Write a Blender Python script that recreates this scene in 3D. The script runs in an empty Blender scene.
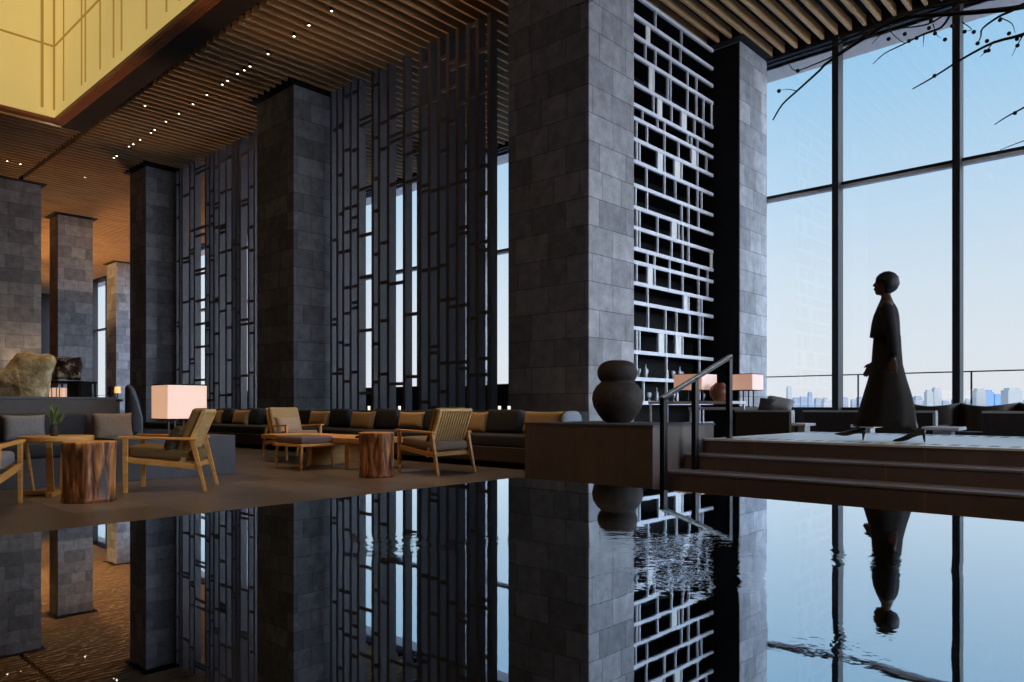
import bpy, bmesh, math, random
from mathutils import Vector, Matrix, noise
random.seed(7)
sc = bpy.context.scene
C = sc.collection
PI = math.pi

# ---------------------------------------------------------------- camera, sky, lamps, exposure
F = 745.0; HZ = 406.0; CX = 512.0; EYE = 0.851
VD = Vector((-0.6807, 0.7325, 0)).normalized()        # looking direction
RD = Vector((VD.y, -VD.x, 0))                         # to the right of it
cam = bpy.data.cameras.new('camera'); cam_o = bpy.data.objects.new('camera', cam); C.objects.link(cam_o)
cam_o.location = (0, 0, EYE); cam_o.rotation_euler = (PI/2, 0, math.atan2(-VD.x, VD.y))
cam.sensor_width = 36; cam.lens = F/1024*36; cam.shift_y = (HZ-341)/1024
cam.clip_start = 0.05; cam.clip_end = 20000
sc.camera = cam_o
vs = sc.view_settings
vs.view_transform = 'Standard'; vs.look = 'None'; vs.gamma = 1; vs.use_curve_mapping = False; vs.exposure = 0.0
sc.cycles.use_denoising = True
sc.cycles.max_bounces = 8; sc.cycles.diffuse_bounces = 5; sc.cycles.glossy_bounces = 4
sc.cycles.transparent_max_bounces = 24; sc.cycles.sample_clamp_indirect = 4
sc.cycles.caustics_reflective = False; sc.cycles.caustics_refractive = False

def srgb(r, g, b):
    f = lambda c: c/12.92 if c <= 0.04045 else ((c+0.055)/1.055)**2.4
    return (f(r/255), f(g/255), f(b/255), 1)

w = bpy.data.worlds.new('sky'); sc.world = w; w.use_nodes = True
nt = w.node_tree; nt.nodes.clear()
tc = nt.nodes.new('ShaderNodeTexCoord'); sp = nt.nodes.new('ShaderNodeSeparateXYZ')
rp = nt.nodes.new('ShaderNodeValToRGB'); bg = nt.nodes.new('ShaderNodeBackground'); wo = nt.nodes.new('ShaderNodeOutputWorld')
nt.links.new(tc.outputs['Generated'], sp.inputs[0]); nt.links.new(sp.outputs['Z'], rp.inputs[0])
nt.links.new(rp.outputs[0], bg.inputs[0]); nt.links.new(bg.outputs[0], wo.inputs[0])
# sky strength is raised towards +x, outside the picture, as added side light
sg = nt.nodes.new('ShaderNodeMapRange'); sg.interpolation_type = 'SMOOTHSTEP'
sg.inputs[1].default_value = 0.25; sg.inputs[2].default_value = 0.95; sg.inputs[3].default_value = 1.0; sg.inputs[4].default_value = 11.0
nt.links.new(sp.outputs['X'], sg.inputs[0])
se = nt.nodes.new('ShaderNodeMapRange'); se.interpolation_type = 'SMOOTHSTEP'      # and towards the zenith
se.inputs[1].default_value = 0.40; se.inputs[2].default_value = 0.75; se.inputs[3].default_value = 1.0; se.inputs[4].default_value = 7.0
nt.links.new(sp.outputs['Z'], se.inputs[0])
sm = nt.nodes.new('ShaderNodeMath'); sm.operation = 'MAXIMUM'; nt.links.new(sg.outputs[0], sm.inputs[0]); nt.links.new(se.outputs[0], sm.inputs[1]); nt.links.new(sm.outputs[0], bg.inputs[1])
sw = nt.nodes.new('ShaderNodeMapRange'); sw.inputs[1].default_value = 0.1; sw.inputs[2].default_value = 0.8; sw.inputs[3].default_value = 0; sw.inputs[4].default_value = 0.8
wm = nt.nodes.new('ShaderNodeMix'); wm.data_type = 'RGBA'; wm.inputs[7].default_value = (0.60, 0.66, 0.78, 1)
nt.links.new(sp.outputs['X'], sw.inputs[0]); nt.links.new(sw.outputs[0], wm.inputs[0]); nt.links.new(rp.outputs[0], wm.inputs[6]); nt.links.new(wm.outputs[2], bg.inputs[0])
su = bpy.data.lights.new('sun', 'SUN'); su.energy = 1.6; su.color = (1.0, 0.93, 0.85); su.angle = 0.01
so = bpy.data.objects.new('sun', su); C.objects.link(so); so.rotation_euler = Vector((0.25, 1.0, -0.75)).to_track_quat('-Z', 'Y').to_euler()
SKY = [(0.0, (238, 240, 246)), (0.06, (234, 241, 249)), (0.14, (224, 238, 251)), (0.24, (202, 229, 252)), (0.38, (166, 213, 248)), (0.7, (110, 172, 228)), (1.0, (80, 140, 205))]
e = rp.color_ramp.elements
e[0].position = 0; e[0].color = srgb(*SKY[0][1]); e[1].position = 1; e[1].color = srgb(*SKY[-1][1])
for p, c in SKY[1:-1]:
    k = e.new(p); k.color = srgb(*c)

def lamp(name, kind, loc, energy, color, target=None, size=0.2, spot=60, sx=None, sy=None):
    l = bpy.data.lights.new(name, kind); l.energy = energy; l.color = color
    o = bpy.data.objects.new(name, l); C.objects.link(o); o.location = loc
    if kind == 'SPOT': l.spot_size = math.radians(spot); l.spot_blend = 0.6; l.shadow_soft_size = size
    if kind == 'POINT': l.shadow_soft_size = size
    if kind == 'AREA':
        l.shape = 'RECTANGLE'; l.size = sx; l.size_y = sy
    if target is not None:
        d = Vector(target)-Vector(loc); o.rotation_euler = d.to_track_quat('-Z', 'Y').to_euler()
    return o
WARM = (1.0, 0.72, 0.44)
CEIL = 10.36
for (tx, ty, en) in [(-5.6, 3.4, 700), (-8.5, 5.8, 800), (-7.2, 2.0, 500), (-11.5, 7.6, 600), (-14.5, 7.2, 600), (-8.0, 7.4, 500), (-17, 7.0, 400), (-11.5, 2.6, 700), (-10.5, 4.6, 400)]:
    lamp('warm_spot', 'SPOT', (tx-0.3, ty+0.2, 10.0), en*1.1, WARM, (tx, ty, 0), 0.06, 34)
for (tx, en) in [(-14.2, 1100), (-25, 1200), (-36, 1500)]:  # added unseen spots that warm the ceiling slats from behind the sofas
    lamp('ceiling_fill', 'SPOT', (tx, 8.9, 0.5), en*0.55, (1.0, 0.66, 0.34), (tx, 9.2, 10.3), 0.25, 54)
for (tx, ty, px, py, en) in [(-1.5, 7.4, -1.5, -1.0, 350), (2.0, 7.4, 2.0, -1.0, 300), (-4.5, 7.0, -4.0, 0.2, 180), (-7.6, 8.0, -9.0, 1.0, 350), (-9.5, 1.8, -6, 0.5, 500)]:  # spots added without visible fittings to brighten the steps, plinth and figure
    lamp('warm_spot', 'SPOT', (px, py, 10.2), en, WARM, (tx, ty, 0.3), 0.08, 40)
# warm lamps of the far lounge that wash its ceiling
for (tx, ty, en) in [(-44, 13.5, 2200), (-50, 12, 2200), (-57, 14, 2400), (-36, 14.5, 900), (-50, 6, 1400), (-60, 8, 2000)]:
    lamp('far_lounge_uplight', 'SPOT', (tx, ty, 2.2), en, (1.0, 0.60, 0.25), (tx, ty, 10), 0.3, 120)

# ---------------------------------------------------------------- geometry of the view (to place things measured in the photograph)
def W(r, d, z=0.0):                      # metres to the right of / along the looking direction
    p = VD*d + RD*r; return Vector((p.x, p.y, z))
def ray(x): return VD + RD*((x-CX)/F)
def onz(x, y, z=0.0):                    # point at height z seen at pixel x, y
    d = (EYE-z)*F/(y-HZ); p = ray(x)*d; return Vector((p.x, p.y, z))
def onY(x, y, Y):
    r = ray(x); d = Y/r.y; return Vector((r.x*d, Y, EYE+(HZ-y)*d/F))
def onX(x, y, X):
    r = ray(x); d = X/r.x; return Vector((X, r.y*d, EYE+(HZ-y)*d/F))
def onD(x, y, d):
    p = ray(x)*d; return Vector((p.x, p.y, EYE+(HZ-y)*d/F))

# ---------------------------------------------------------------- mesh helpers
class MB:
    def __init__(s): s.bm = bmesh.new()
    def box(s, x0, x1, y0, y1, z0, z1, M=None):
        vs_ = [s.bm.verts.new((x, y, z)) for x in (x0, x1) for y in (y0, y1) for z in (z0, z1)]
        if M is not None:
            for v in vs_: v.co = M @ v.co
        for f in ((0,1,3,2),(4,6,7,5),(0,4,5,1),(2,3,7,6),(0,2,6,4),(1,5,7,3)):
            s.bm.faces.new([vs_[i] for i in f])
        return s
    def bar(s, a, b, wa, ha, wb=None, hb=None, up=(0,0,1)):   # tapered rectangular bar a -> b
        a, b = Vector(a), Vector(b); wb = wa if wb is None else wb; hb = ha if hb is None else hb
        t = (b-a).normalized(); u = Vector(up)
        if abs(t.dot(u)) > 0.97: u = Vector((1,0,0))
        sd = t.cross(u).normalized(); n = sd.cross(t)
        q = []
        for p, ww, hh in ((a, wa, ha), (b, wb, hb)):
            q.append([s.bm.verts.new(p+sd*(i*ww/2)+n*(j*hh/2)) for i, j in ((-1,-1),(1,-1),(1,1),(-1,1))])
        s.bm.faces.new(q[0][::-1]); s.bm.faces.new(q[1])
        for i in range(4): s.bm.faces.new((q[0][i], q[0][(i+1)%4], q[1][(i+1)%4], q[1][i]))
        return s
    def tube(s, pts, rad, n=8, cap=True):
        pts = [Vector(p) for p in pts]; rad = rad if isinstance(rad, (list, tuple)) else [rad]*len(pts)
        rings = []; pu = None
        for i, p in enumerate(pts):
            t = (pts[min(i+1, len(pts)-1)]-pts[max(i-1, 0)]).normalized()
            if pu is None:
                pu = Vector((0,0,1)) if abs(t.z) < 0.9 else Vector((1,0,0))
            sd = t.cross(pu).normalized(); pu = sd.cross(t).normalized()
            rings.append([s.bm.verts.new(p+(sd*math.cos(2*PI*k/n)+pu*math.sin(2*PI*k/n))*rad[i]) for k in range(n)])
        for a, b in zip(rings, rings[1:]):
            for k in range(n): s.bm.faces.new((a[k], a[(k+1)%n], b[(k+1)%n], b[k]))
        if cap: s.bm.faces.new(rings[0][::-1]); s.bm.faces.new(rings[-1])
        return s
    def lathe(s, prof, c=(0,0,0), n=32, wob=None):
        rings = []
        for (r, z) in prof:
            ring = []
            for k in range(n):
                a = 2*PI*k/n; rr = r*(1 if wob is None else wob(a, z))
                ring.append(s.bm.verts.new((c[0]+rr*math.cos(a), c[1]+rr*math.sin(a), c[2]+z)))
            rings.append(ring)
        for a, b in zip(rings, rings[1:]):
            for k in range(n): s.bm.faces.new((a[k], a[(k+1)%n], b[(k+1)%n], b[k]))
        s.bm.faces.new(rings[0][::-1]); s.bm.faces.new(rings[-1])
        return s
    def ball(s, c, r, sub=2, sc_=(1,1,1)):
        M = Matrix.Translation(c) @ Matrix.Diagonal((sc_[0]*r, sc_[1]*r, sc_[2]*r, 1))
        bmesh.ops.create_icosphere(s.bm, subdivisions=sub, radius=1, matrix=M); return s
    def loft(s, rings):                  # rings of points, capped
        R = [[s.bm.verts.new(p) for p in ring] for ring in rings]
        n = len(R[0])
        for a, b in zip(R, R[1:]):
            for k in range(n): s.bm.faces.new((a[k], a[(k+1)%n], b[(k+1)%n], b[k]))
        s.bm.faces.new(R[0][::-1]); s.bm.faces.new(R[-1]); return s
    def prism(s, poly, z0, z1):
        return s.loft([[(x, y, z0) for x, y in poly], [(x, y, z1) for x, y in poly]])
    def build(s, name, m, parent=None, smooth=False, bevel=0.0, loc=None, rot=None):
        bmesh.ops.recalc_face_normals(s.bm, faces=s.bm.faces)
        me = bpy.data.meshes.new(name); s.bm.to_mesh(me); s.bm.free()
        if m is not None: me.materials.append(m)
        if smooth:
            for p in me.polygons: p.use_smooth = True
        o = bpy.data.objects.new(name, me); C.objects.link(o)
        if parent is not None: o.parent = parent
        if loc is not None: o.location = loc
        if rot is not None: o.rotation_euler = rot
        if bevel:
            b = o.modifiers.new('bevel', 'BEVEL'); b.width = bevel; b.segments = 2; b.limit_method = 'ANGLE'
        return o
def tag(o, label=None, cat=None, group=None, kind=None):
    if label: o['label'] = label
    if cat: o['category'] = cat
    if group: o['group'] = group
    if kind: o['kind'] = kind
    return o
def empty(name, loc=(0,0,0), rz=0.0, label=None, cat=None, group=None, kind=None):
    o = bpy.data.objects.new(name, None); C.objects.link(o); o.location = loc; o.rotation_euler = (0,0,rz); o.empty_display_size = 0.1
    return tag(o, label, cat, group, kind)
def copy_tree(o, parent=None):
    c = o.copy(); C.objects.link(c)
    if parent is not None: c.parent = parent
    for ch in [x for x in list(C.objects) if x.parent == o]: copy_tree(ch, c)
    return c

# ---------------------------------------------------------------- materials
def base(name):
    m = bpy.data.materials.new(name); m.use_nodes = True
    n = m.node_tree; b = n.nodes['Principled BSDF']; return m, n, b
def plain(name, col, rough=0.6, metal=0.0, var=0.12, scale=6.0, bump=0.0, stretch=(1,1,1), spec=0.5):
    m, n, b = base(name)
    t = n.nodes.new('ShaderNodeTexCoord'); mp = n.nodes.new('ShaderNodeMapping'); no = n.nodes.new('ShaderNodeTexNoise'); r = n.nodes.new('ShaderNodeValToRGB')
    n.links.new(t.outputs['Object'], mp.inputs[0]); n.links.new(mp.outputs[0], no.inputs[0]); n.links.new(no.outputs[0], r.inputs[0]); n.links.new(r.outputs[0], b.inputs['Base Color'])
    mp.inputs['Scale'].default_value = stretch; no.inputs['Scale'].default_value = scale; no.inputs['Detail'].default_value = 5
    c = srgb(*col); lo = [x*(1-var) for x in c[:3]]+[1]; hi = [min(1, x*(1+var)) for x in c[:3]]+[1]
    r.color_ramp.elements[0].position = 0.3; r.color_ramp.elements[0].color = lo; r.color_ramp.elements[1].position = 0.7; r.color_ramp.elements[1].color = hi
    b.inputs['Roughness'].default_value = rough; b.inputs['Metallic'].default_value = metal; b.inputs['Specular IOR Level'].default_value = spec
    if bump:
        bu = n.nodes.new('ShaderNodeBump'); bu.inputs['Strength'].default_value = bump; bu.inputs['Distance'].default_value = 0.01
        n.links.new(no.outputs[0], bu.inputs['Height']); n.links.new(bu.outputs[0], b.inputs['Normal'])
    return m
def tiles(name, c1, c2, cm, bw, bh, mortar=0.01, wall=True, rough=0.7, spec=0.5, noise_amt=0.35, bump=0.3, offset=0.5):
    """stone slabs: brick pattern in (x+y, z) for walls, (x, y) for floors"""
    m, n, b = base(name)
    t = n.nodes.new('ShaderNodeTexCoord'); s_ = n.nodes.new('ShaderNodeSeparateXYZ'); cb = n.nodes.new('ShaderNodeCombineXYZ'); br = n.nodes.new('ShaderNodeTexBrick')
    n.links.new(t.outputs['Object'], s_.inputs[0])
    if wall:
        a = n.nodes.new('ShaderNodeMath'); a.operation = 'ADD'
        n.links.new(s_.outputs[0], a.inputs[0]); n.links.new(s_.outputs[1], a.inputs[1]); n.links.new(a.outputs[0], cb.inputs[0]); n.links.new(s_.outputs[2], cb.inputs[1])
    else:
        n.links.new(s_.outputs[0], cb.inputs[0]); n.links.new(s_.outputs[1], cb.inputs[1])
    n.links.new(cb.outputs[0], br.inputs['Vector'])
    br.offset = offset; br.squash = 0.72; br.squash_frequency = 3
    br.inputs['Scale'].default_value = 1; br.inputs['Brick Width'].default_value = bw; br.inputs['Row Height'].default_value = bh
    br.inputs['Mortar Size'].default_value = mortar; br.inputs['Mortar Smooth'].default_value = 0.2
    br.inputs['Color1'].default_value = srgb(*c1); br.inputs['Color2'].default_value = srgb(*c2); br.inputs['Mortar'].default_value = srgb(*cm)
    no = n.nodes.new('ShaderNodeTexNoise'); no.inputs['Scale'].default_value = 3.5; no.inputs['Detail'].default_value = 8; no.inputs['Roughness'].default_value = 0.65
    n.links.new(t.outputs['Object'], no.inputs[0])
    mr = n.nodes.new('ShaderNodeMapRange'); mr.inputs[1].default_value = 0.3; mr.inputs[2].default_value = 0.7; mr.inputs[3].default_value = 1-noise_amt; mr.inputs[4].default_value = 1+noise_amt
    n.links.new(no.outputs[0], mr.inputs[0])
    mx = n.nodes.new('ShaderNodeMix'); mx.data_type = 'RGBA'; mx.blend_type = 'MULTIPLY'; mx.inputs[0].default_value = 1
    n.links.new(br.outputs['Color'], mx.inputs[6]); n.links.new(mr.outputs[0], mx.inputs[7]); n.links.new(mx.outputs[2], b.inputs['Base Color'])
    b.inputs['Roughness'].default_value = rough; b.inputs['Specular IOR Level'].default_value = spec
    bu = n.nodes.new('ShaderNodeBump'); bu.inputs['Strength'].default_value = bump; bu.inputs['Distance'].default_value = 0.01; bu.invert = True
    n.links.new(br.outputs['Fac'], bu.inputs['Height']); n.links.new(bu.outputs[0], b.inputs['Normal'])
    return m
def glow(name, col, strength, basecol=(200,200,200), var=0.0, scale=1.0, stretch=(1,1,1)):
    m, n, b = base(name)
    b.inputs['Base Color'].default_value = srgb(*basecol); b.inputs['Roughness'].default_value = 0.8
    b.inputs['Emission Color'].default_value = srgb(*col); b.inputs['Emission Strength'].default_value = strength
    if var:
        t = n.nodes.new('ShaderNodeTexCoord'); mp = n.nodes.new('ShaderNodeMapping'); no = n.nodes.new('ShaderNodeTexNoise'); mr = n.nodes.new('ShaderNodeMapRange')
        mp.inputs['Scale'].default_value = stretch; no.inputs['Scale'].default_value = scale; no.inputs['Detail'].default_value = 4
        n.links.new(t.outputs['Object'], mp.inputs[0]); n.links.new(mp.outputs[0], no.inputs[0]); n.links.new(no.outputs[0], mr.inputs[0])
        mr.inputs[1].default_value = 0.3; mr.inputs[2].default_value = 0.7; mr.inputs[3].default_value = strength*(1-var); mr.inputs[4].default_value = strength*(1+var)
        n.links.new(mr.outputs[0], b.inputs['Emission Strength'])
    return m
def wood(name, c1, c2, rough=0.45, scale=3.0, stretch=(1,1,12)):
    m = plain(name, c1, rough, 0, 0.0, scale, 0.15, stretch)
    r = m.node_tree.nodes['Color Ramp']; r.color_ramp.elements[0].color = srgb(*c1); r.color_ramp.elements[1].color = srgb(*c2); return m

M = {}
M['stone'] = tiles('basalt cladding', (134,134,138), (176,175,178), (104,104,107), 0.92, 0.55, 0.009, True, 0.75, 0.35, 0.3)
M['floor'] = tiles('lounge floor stone', (78,69,64), (118,106,98), (62,55,50), 1.3, 0.65, 0.008, False, 0.3, 0.5, 0.25, 0.1)
M['step'] = tiles('dark stair stone', (112,96,96), (122,104,102), (150,118,100), 2.2, 0.9, 0.006, True, 0.5, 0.5, 0.15, 0.1)
M['plinth'] = tiles('plinth stone', (104,92,86), (112,98,90), (92,80,74), 0.9, 1.2, 0.005, True, 0.38, 0.5, 0.15, 0.1)
M['block'] = plain('bluish grey stone', (84,84,92), 0.7, var=0.1)
M['pool'] = tiles('polished black stone', (20,20,22), (24,24,26), (110,112,120), 1.9, 0.95, 0.006, False, 0.4, 0.5, 0.2, 0.0)
M['black'] = plain('black lacquer', (9,9,10), 0.7, var=0.1, spec=0.2)
M['void'] = plain('dark ceiling void', (16,13,11), 0.9, var=0.1)
M['bronze'] = plain('dark bronze', (150,144,144), 0.55, 0.0, 0.08)
M['mullion'] = plain('dark window bronze', (17,15,16), 0.6, var=0.05)
M['sill'] = plain('pale bronze soffit', (196,186,180), 0.6, var=0.05)
M['slat'] = wood('ceiling slat timber', (190,146,98), (218,174,122), 0.6, 2.0, (6,0.4,1))
M['reed'] = wood('reeded walnut trim', (176,106,62), (204,128,76), 0.5, 2.0, (1,1,6))
M['band'] = plain('dark timber soffit', (62,44,32), 0.85, var=0.15, scale=2)
M['wall'] = plain('dark plaster', (40,36,34), 0.85, var=0.1)
M['oak'] = wood('warm oak', (206,144,70), (232,174,96), 0.42, 5.0, (1,1,6))
M['oakpale'] = wood('pale oak slats', (206,164,104), (226,190,130), 0.5, 5.0, (1,1,6))
M['olive'] = plain('olive wool', (124,96,54), 0.9, var=0.12, scale=60, bump=0.2)
M['beige'] = plain('beige wool', (176,146,100), 0.9, var=0.1, scale=60, bump=0.2)
M['cream'] = plain('cream cane weave', (196,184,150), 0.9, var=0.1, scale=60, bump=0.2)
M['taupe'] = plain('taupe linen', (140,122,106), 0.92, var=0.14, scale=50, bump=0.25)
M['greyl'] = plain('grey linen', (128,126,128), 0.92, var=0.14, scale=50, bump=0.25)
M['tan'] = plain('tan wool', (190,152,106), 0.92, var=0.16, scale=30, bump=0.25)
M['green'] = plain('dark green pattern cloth', (66,58,34), 0.9, var=0.5, scale=40)
M['char'] = plain('charcoal upholstery', (50,49,53), 0.85, var=0.12, scale=40, bump=0.15)
M['brownf'] = plain('brown leather base', (70,58,52), 0.55, var=0.12, scale=8)
M['ottom'] = plain('grey mauve wool', (118,100,96), 0.9, var=0.12, scale=60, bump=0.2)
M['pot'] = plain('rough dark clay', (56,47,42), 0.7, var=0.35, scale=14, bump=0.5)
M['copper'] = plain('brown glazed clay', (110,58,40), 0.4, var=0.3, scale=8)
M['slate'] = plain('slate blue leather', (104,108,120), 0.5, var=0.1)
M['rail'] = plain('brushed black steel', (34,32,36), 0.3, 0.6, var=0.05)
M['pale'] = plain('pale shelf metal', (226,228,236), 0.45, var=0.04)
M['panel'] = plain('pale panel', (236,234,228), 0.5, var=0.05)
M['trimedge'] = plain('pale sofa frame', (178,184,190), 0.35, var=0.05)
M['white'] = plain('white lacquer', (228,228,232), 0.4, var=0.03)
M['leaf'] = plain('leaf green', (84,110,44), 0.6, var=0.3, scale=30)
M['bark'] = plain('dark twig bark', (36,28,26), 0.8, var=0.3, scale=20)
M['city'] = plain('pale concrete tower', (134,132,134), 0.9, var=0.06, scale=0.02)
M['cityw'] = plain('cream concrete tower', (152,146,140), 0.9, var=0.05, scale=0.02)
M['cityb'] = plain('blue glass tower', (92,122,156), 0.5, var=0.1, scale=0.05)
M['cityg'] = plain('grey hazy tower', (124,128,136), 0.9, var=0.06, scale=0.02)
M['ground'] = plain('city ground', (110,112,118), 0.9, var=0.1, scale=0.003)
M['skin'] = plain('brown skin', (74,48,36), 0.5, var=0.05)
M['hair'] = plain('black hair', (12,11,13), 0.6, var=0.2, scale=60, bump=0.4)
M['dress'] = plain('very dark brown wool', (24,15,9), 0.9, var=0.15, scale=40)
M['cape'] = plain('black wool', (24,22,26), 0.9, var=0.15, scale=40)
M['shoe'] = plain('black patent leather', (16,14,16), 0.3, var=0.05)

# log stump bark: deep vertical grain
m, n, b = base('split log bark'); M['log'] = m
t = n.nodes.new('ShaderNodeTexCoord'); mp = n.nodes.new('ShaderNodeMapping'); no = n.nodes.new('ShaderNodeTexNoise'); r = n.nodes.new('ShaderNodeValToRGB'); bu = n.nodes.new('ShaderNodeBump')
mp.inputs['Scale'].default_value = (9, 9, 1.6); no.inputs['Scale'].default_value = 2.2; no.inputs['Detail'].default_value = 9; no.inputs['Distortion'].default_value = 0.6
for a_, b_ in ((t.outputs['Object'], mp.inputs[0]), (mp.outputs[0], no.inputs[0]), (no.outputs[0], r.inputs[0]), (r.outputs[0], b.inputs['Base Color']), (no.outputs[0], bu.inputs['Height']), (bu.outputs[0], b.inputs['Normal'])): n.links.new(a_, b_)
r.color_ramp.elements[0].position = 0.36; r.color_ramp.elements[0].color = srgb(62, 34, 18); r.color_ramp.elements[1].position = 0.66; r.color_ramp.elements[1].color = srgb(222, 156, 88)
k = r.color_ramp.elements.new(0.5); k.color = srgb(146, 84, 42)
b.inputs['Roughness'].default_value = 0.45; bu.inputs['Strength'].default_value = 0.6; bu.inputs['Distance'].default_value = 0.02

# boulder
m, n, b = base('lichened boulder'); M['rock'] = m
t = n.nodes.new('ShaderNodeTexCoord'); no = n.nodes.new('ShaderNodeTexNoise'); r = n.nodes.new('ShaderNodeValToRGB'); bu = n.nodes.new('ShaderNodeBump')
no.inputs['Scale'].default_value = 5; no.inputs['Detail'].default_value = 10; no.inputs['Roughness'].default_value = 0.7
for a_, b_ in ((t.outputs['Object'], no.inputs[0]), (no.outputs[0], r.inputs[0]), (r.outputs[0], b.inputs['Base Color']), (no.outputs[0], bu.inputs['Height']), (bu.outputs[0], b.inputs['Normal'])): n.links.new(a_, b_)
r.color_ramp.elements[0].position = 0.34; r.color_ramp.elements[0].color = srgb(120, 92, 58); r.color_ramp.elements[1].position = 0.68; r.color_ramp.elements[1].color = srgb(236, 222, 188)
k = r.color_ramp.elements.new(0.5); k.color = srgb(192, 170, 124)
b.inputs['Roughness'].default_value = 0.9; bu.inputs['Strength'].default_value = 0.8; bu.inputs['Distance'].default_value = 0.05
m2 = m.copy(); m2.name = 'dark mottled rock'; M['rock2'] = m2
r2 = m2.node_tree.nodes['Color Ramp']; r2.color_ramp.elements[0].color = srgb(34, 24, 22); r2.color_ramp.elements[1].color = srgb(74, 54, 44); r2.color_ramp.elements[2].color = srgb(226, 216, 200); r2.color_ramp.elements[2].position = 0.6

# window glass: clear with a faint mirror
m, n, b = base('window glass'); M['glass'] = m; n.nodes.remove(b)
tr = n.nodes.new('ShaderNodeBsdfTransparent'); gl = n.nodes.new('ShaderNodeBsdfGlossy'); mx = n.nodes.new('ShaderNodeMixShader'); gl.inputs['Roughness'].default_value = 0.0
tr.inputs[0].default_value = (0.97, 0.98, 0.98, 1); mx.inputs[0].default_value = 0.04
n.links.new(tr.outputs[0], mx.inputs[1]); n.links.new(gl.outputs[0], mx.inputs[2]); n.links.new(mx.outputs[0], n.nodes['Material Output'].inputs[0])

# still water over black stone: mirror stronger at grazing angles, rippled in a few patches
m, n, b = base('still pool water'); M['water'] = m; n.nodes.remove(b)
tr = n.nodes.new('ShaderNodeBsdfTransparent'); gl = n.nodes.new('ShaderNodeBsdfGlossy'); mx = n.nodes.new('ShaderNodeMixShader'); fr = n.nodes.new('ShaderNodeFresnel'); mr = n.nodes.new('ShaderNodeMapRange')
gl.inputs['Roughness'].default_value = 0.012; gl.inputs['Color'].default_value = (0.82, 0.92, 1.0, 1); fr.inputs[0].default_value = 1.9
mr.inputs[1].default_value = 0; mr.inputs[2].default_value = 0.6; mr.inputs[3].default_value = 0.45; mr.inputs[4].default_value = 0.98
tr.inputs[0].default_value = (0.6, 0.66, 0.72, 1)
n.links.new(fr.outputs[0], mr.inputs[0]); n.links.new(mr.outputs[0], mx.inputs[0])
n.links.new(tr.outputs[0], mx.inputs[1]); n.links.new(gl.outputs[0], mx.inputs[2]); n.links.new(mx.outputs[0], n.nodes['Material Output'].inputs[0])
ZW = EYE-0.46
t = n.nodes.new('ShaderNodeTexCoord'); mask = None
for (px, py, rad) in [(405, 545, 0.26), (385, 540, 0.18), (500, 540, 0.16), (660, 545, 0.45), (700, 575, 0.32), (860, 560, 0.3), (850, 640, 0.2)]:
    c = onz(px, py, ZW)
    vm = n.nodes.new('ShaderNodeVectorMath'); vm.operation = 'DISTANCE'; vm.inputs[1].default_value = c
    n.links.new(t.outputs['Object'], vm.inputs[0])
    q = n.nodes.new('ShaderNodeMapRange'); q.interpolation_type = 'SMOOTHSTEP'; q.inputs[1].default_value = 0; q.inputs[2].default_value = rad; q.inputs[3].default_value = 1 if rad > 0.2 else 0.7; q.inputs[4].default_value = 0
    n.links.new(vm.outputs['Value'], q.inputs[0])
    if mask is None: mask = q.outputs[0]
    else:
        a = n.nodes.new('ShaderNodeMath'); a.operation = 'MAXIMUM'; n.links.new(mask, a.inputs[0]); n.links.new(q.outputs[0], a.inputs[1]); mask = a.outputs[0]
no = n.nodes.new('ShaderNodeTexNoise'); no.inputs['Scale'].default_value = 16; no.inputs['Detail'].default_value = 3; n.links.new(t.outputs['Object'], no.inputs[0])
ad = n.nodes.new('ShaderNodeMath'); ad.operation = 'MULTIPLY_ADD'; ad.inputs[1].default_value = 0.018; ad.inputs[2].default_value = 0.0006
n.links.new(mask, ad.inputs[0])
ml = n.nodes.new('ShaderNodeMath'); ml.operation = 'MULTIPLY'; n.links.new(ad.outputs[0], ml.inputs[0]); n.links.new(no.outputs[0], ml.inputs[1])
bu = n.nodes.new('ShaderNodeBump'); bu.inputs['Strength'].default_value = 0.6; bu.inputs['Distance'].default_value = 0.1
n.links.new(ml.outputs[0], bu.inputs['Height']); n.links.new(bu.outputs[0], gl.inputs['Normal'])

# platform floor: pale polished slabs with short dark inlay dashes along both borders
m, n, b = base('platform floor'); M['platform'] = m
t = n.nodes.new('ShaderNodeTexCoord'); s_ = n.nodes.new('ShaderNodeSeparateXYZ'); n.links.new(t.outputs['Object'], s_.inputs[0])
def mth(op, a, bb=None, cc=None):
    q = n.nodes.new('ShaderNodeMath'); q.operation = op
    for i, v in enumerate((a, bb, cc)):
        if v is None: continue
        if isinstance(v, (int, float)): q.inputs[i].default_value = v
        else: n.links.new(v, q.inputs[i])
    return q.outputs[0]
fx = mth('FRACT', mth('MULTIPLY', s_.outputs[0], 6.5)); dash = mth('LESS_THAN', fx, 0.5)
b1 = mth('LESS_THAN', mth('ABSOLUTE', mth('SUBTRACT', s_.outputs[1], 7.66)), 0.12)
b2 = mth('LESS_THAN', mth('ABSOLUTE', mth('SUBTRACT', s_.outputs[1], 10.05)), 0.18)
fac = mth('MULTIPLY', dash, mth('MAXIMUM', b1, b2))
mx = n.nodes.new('ShaderNodeMix'); mx.data_type = 'RGBA'; mx.inputs[6].default_value = srgb(246, 246, 250); mx.inputs[7].default_value = srgb(40, 36, 42)
n.links.new(fac, mx.inputs[0]); n.links.new(mx.outputs[2], b.inputs['Base Color']); b.inputs['Roughness'].default_value = 0.5; b.inputs['Specular IOR Level'].default_value = 1.0; b.inputs['Coat Weight'].default_value = 0.6; b.inputs['Coat Roughness'].default_value = 0.35

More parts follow.
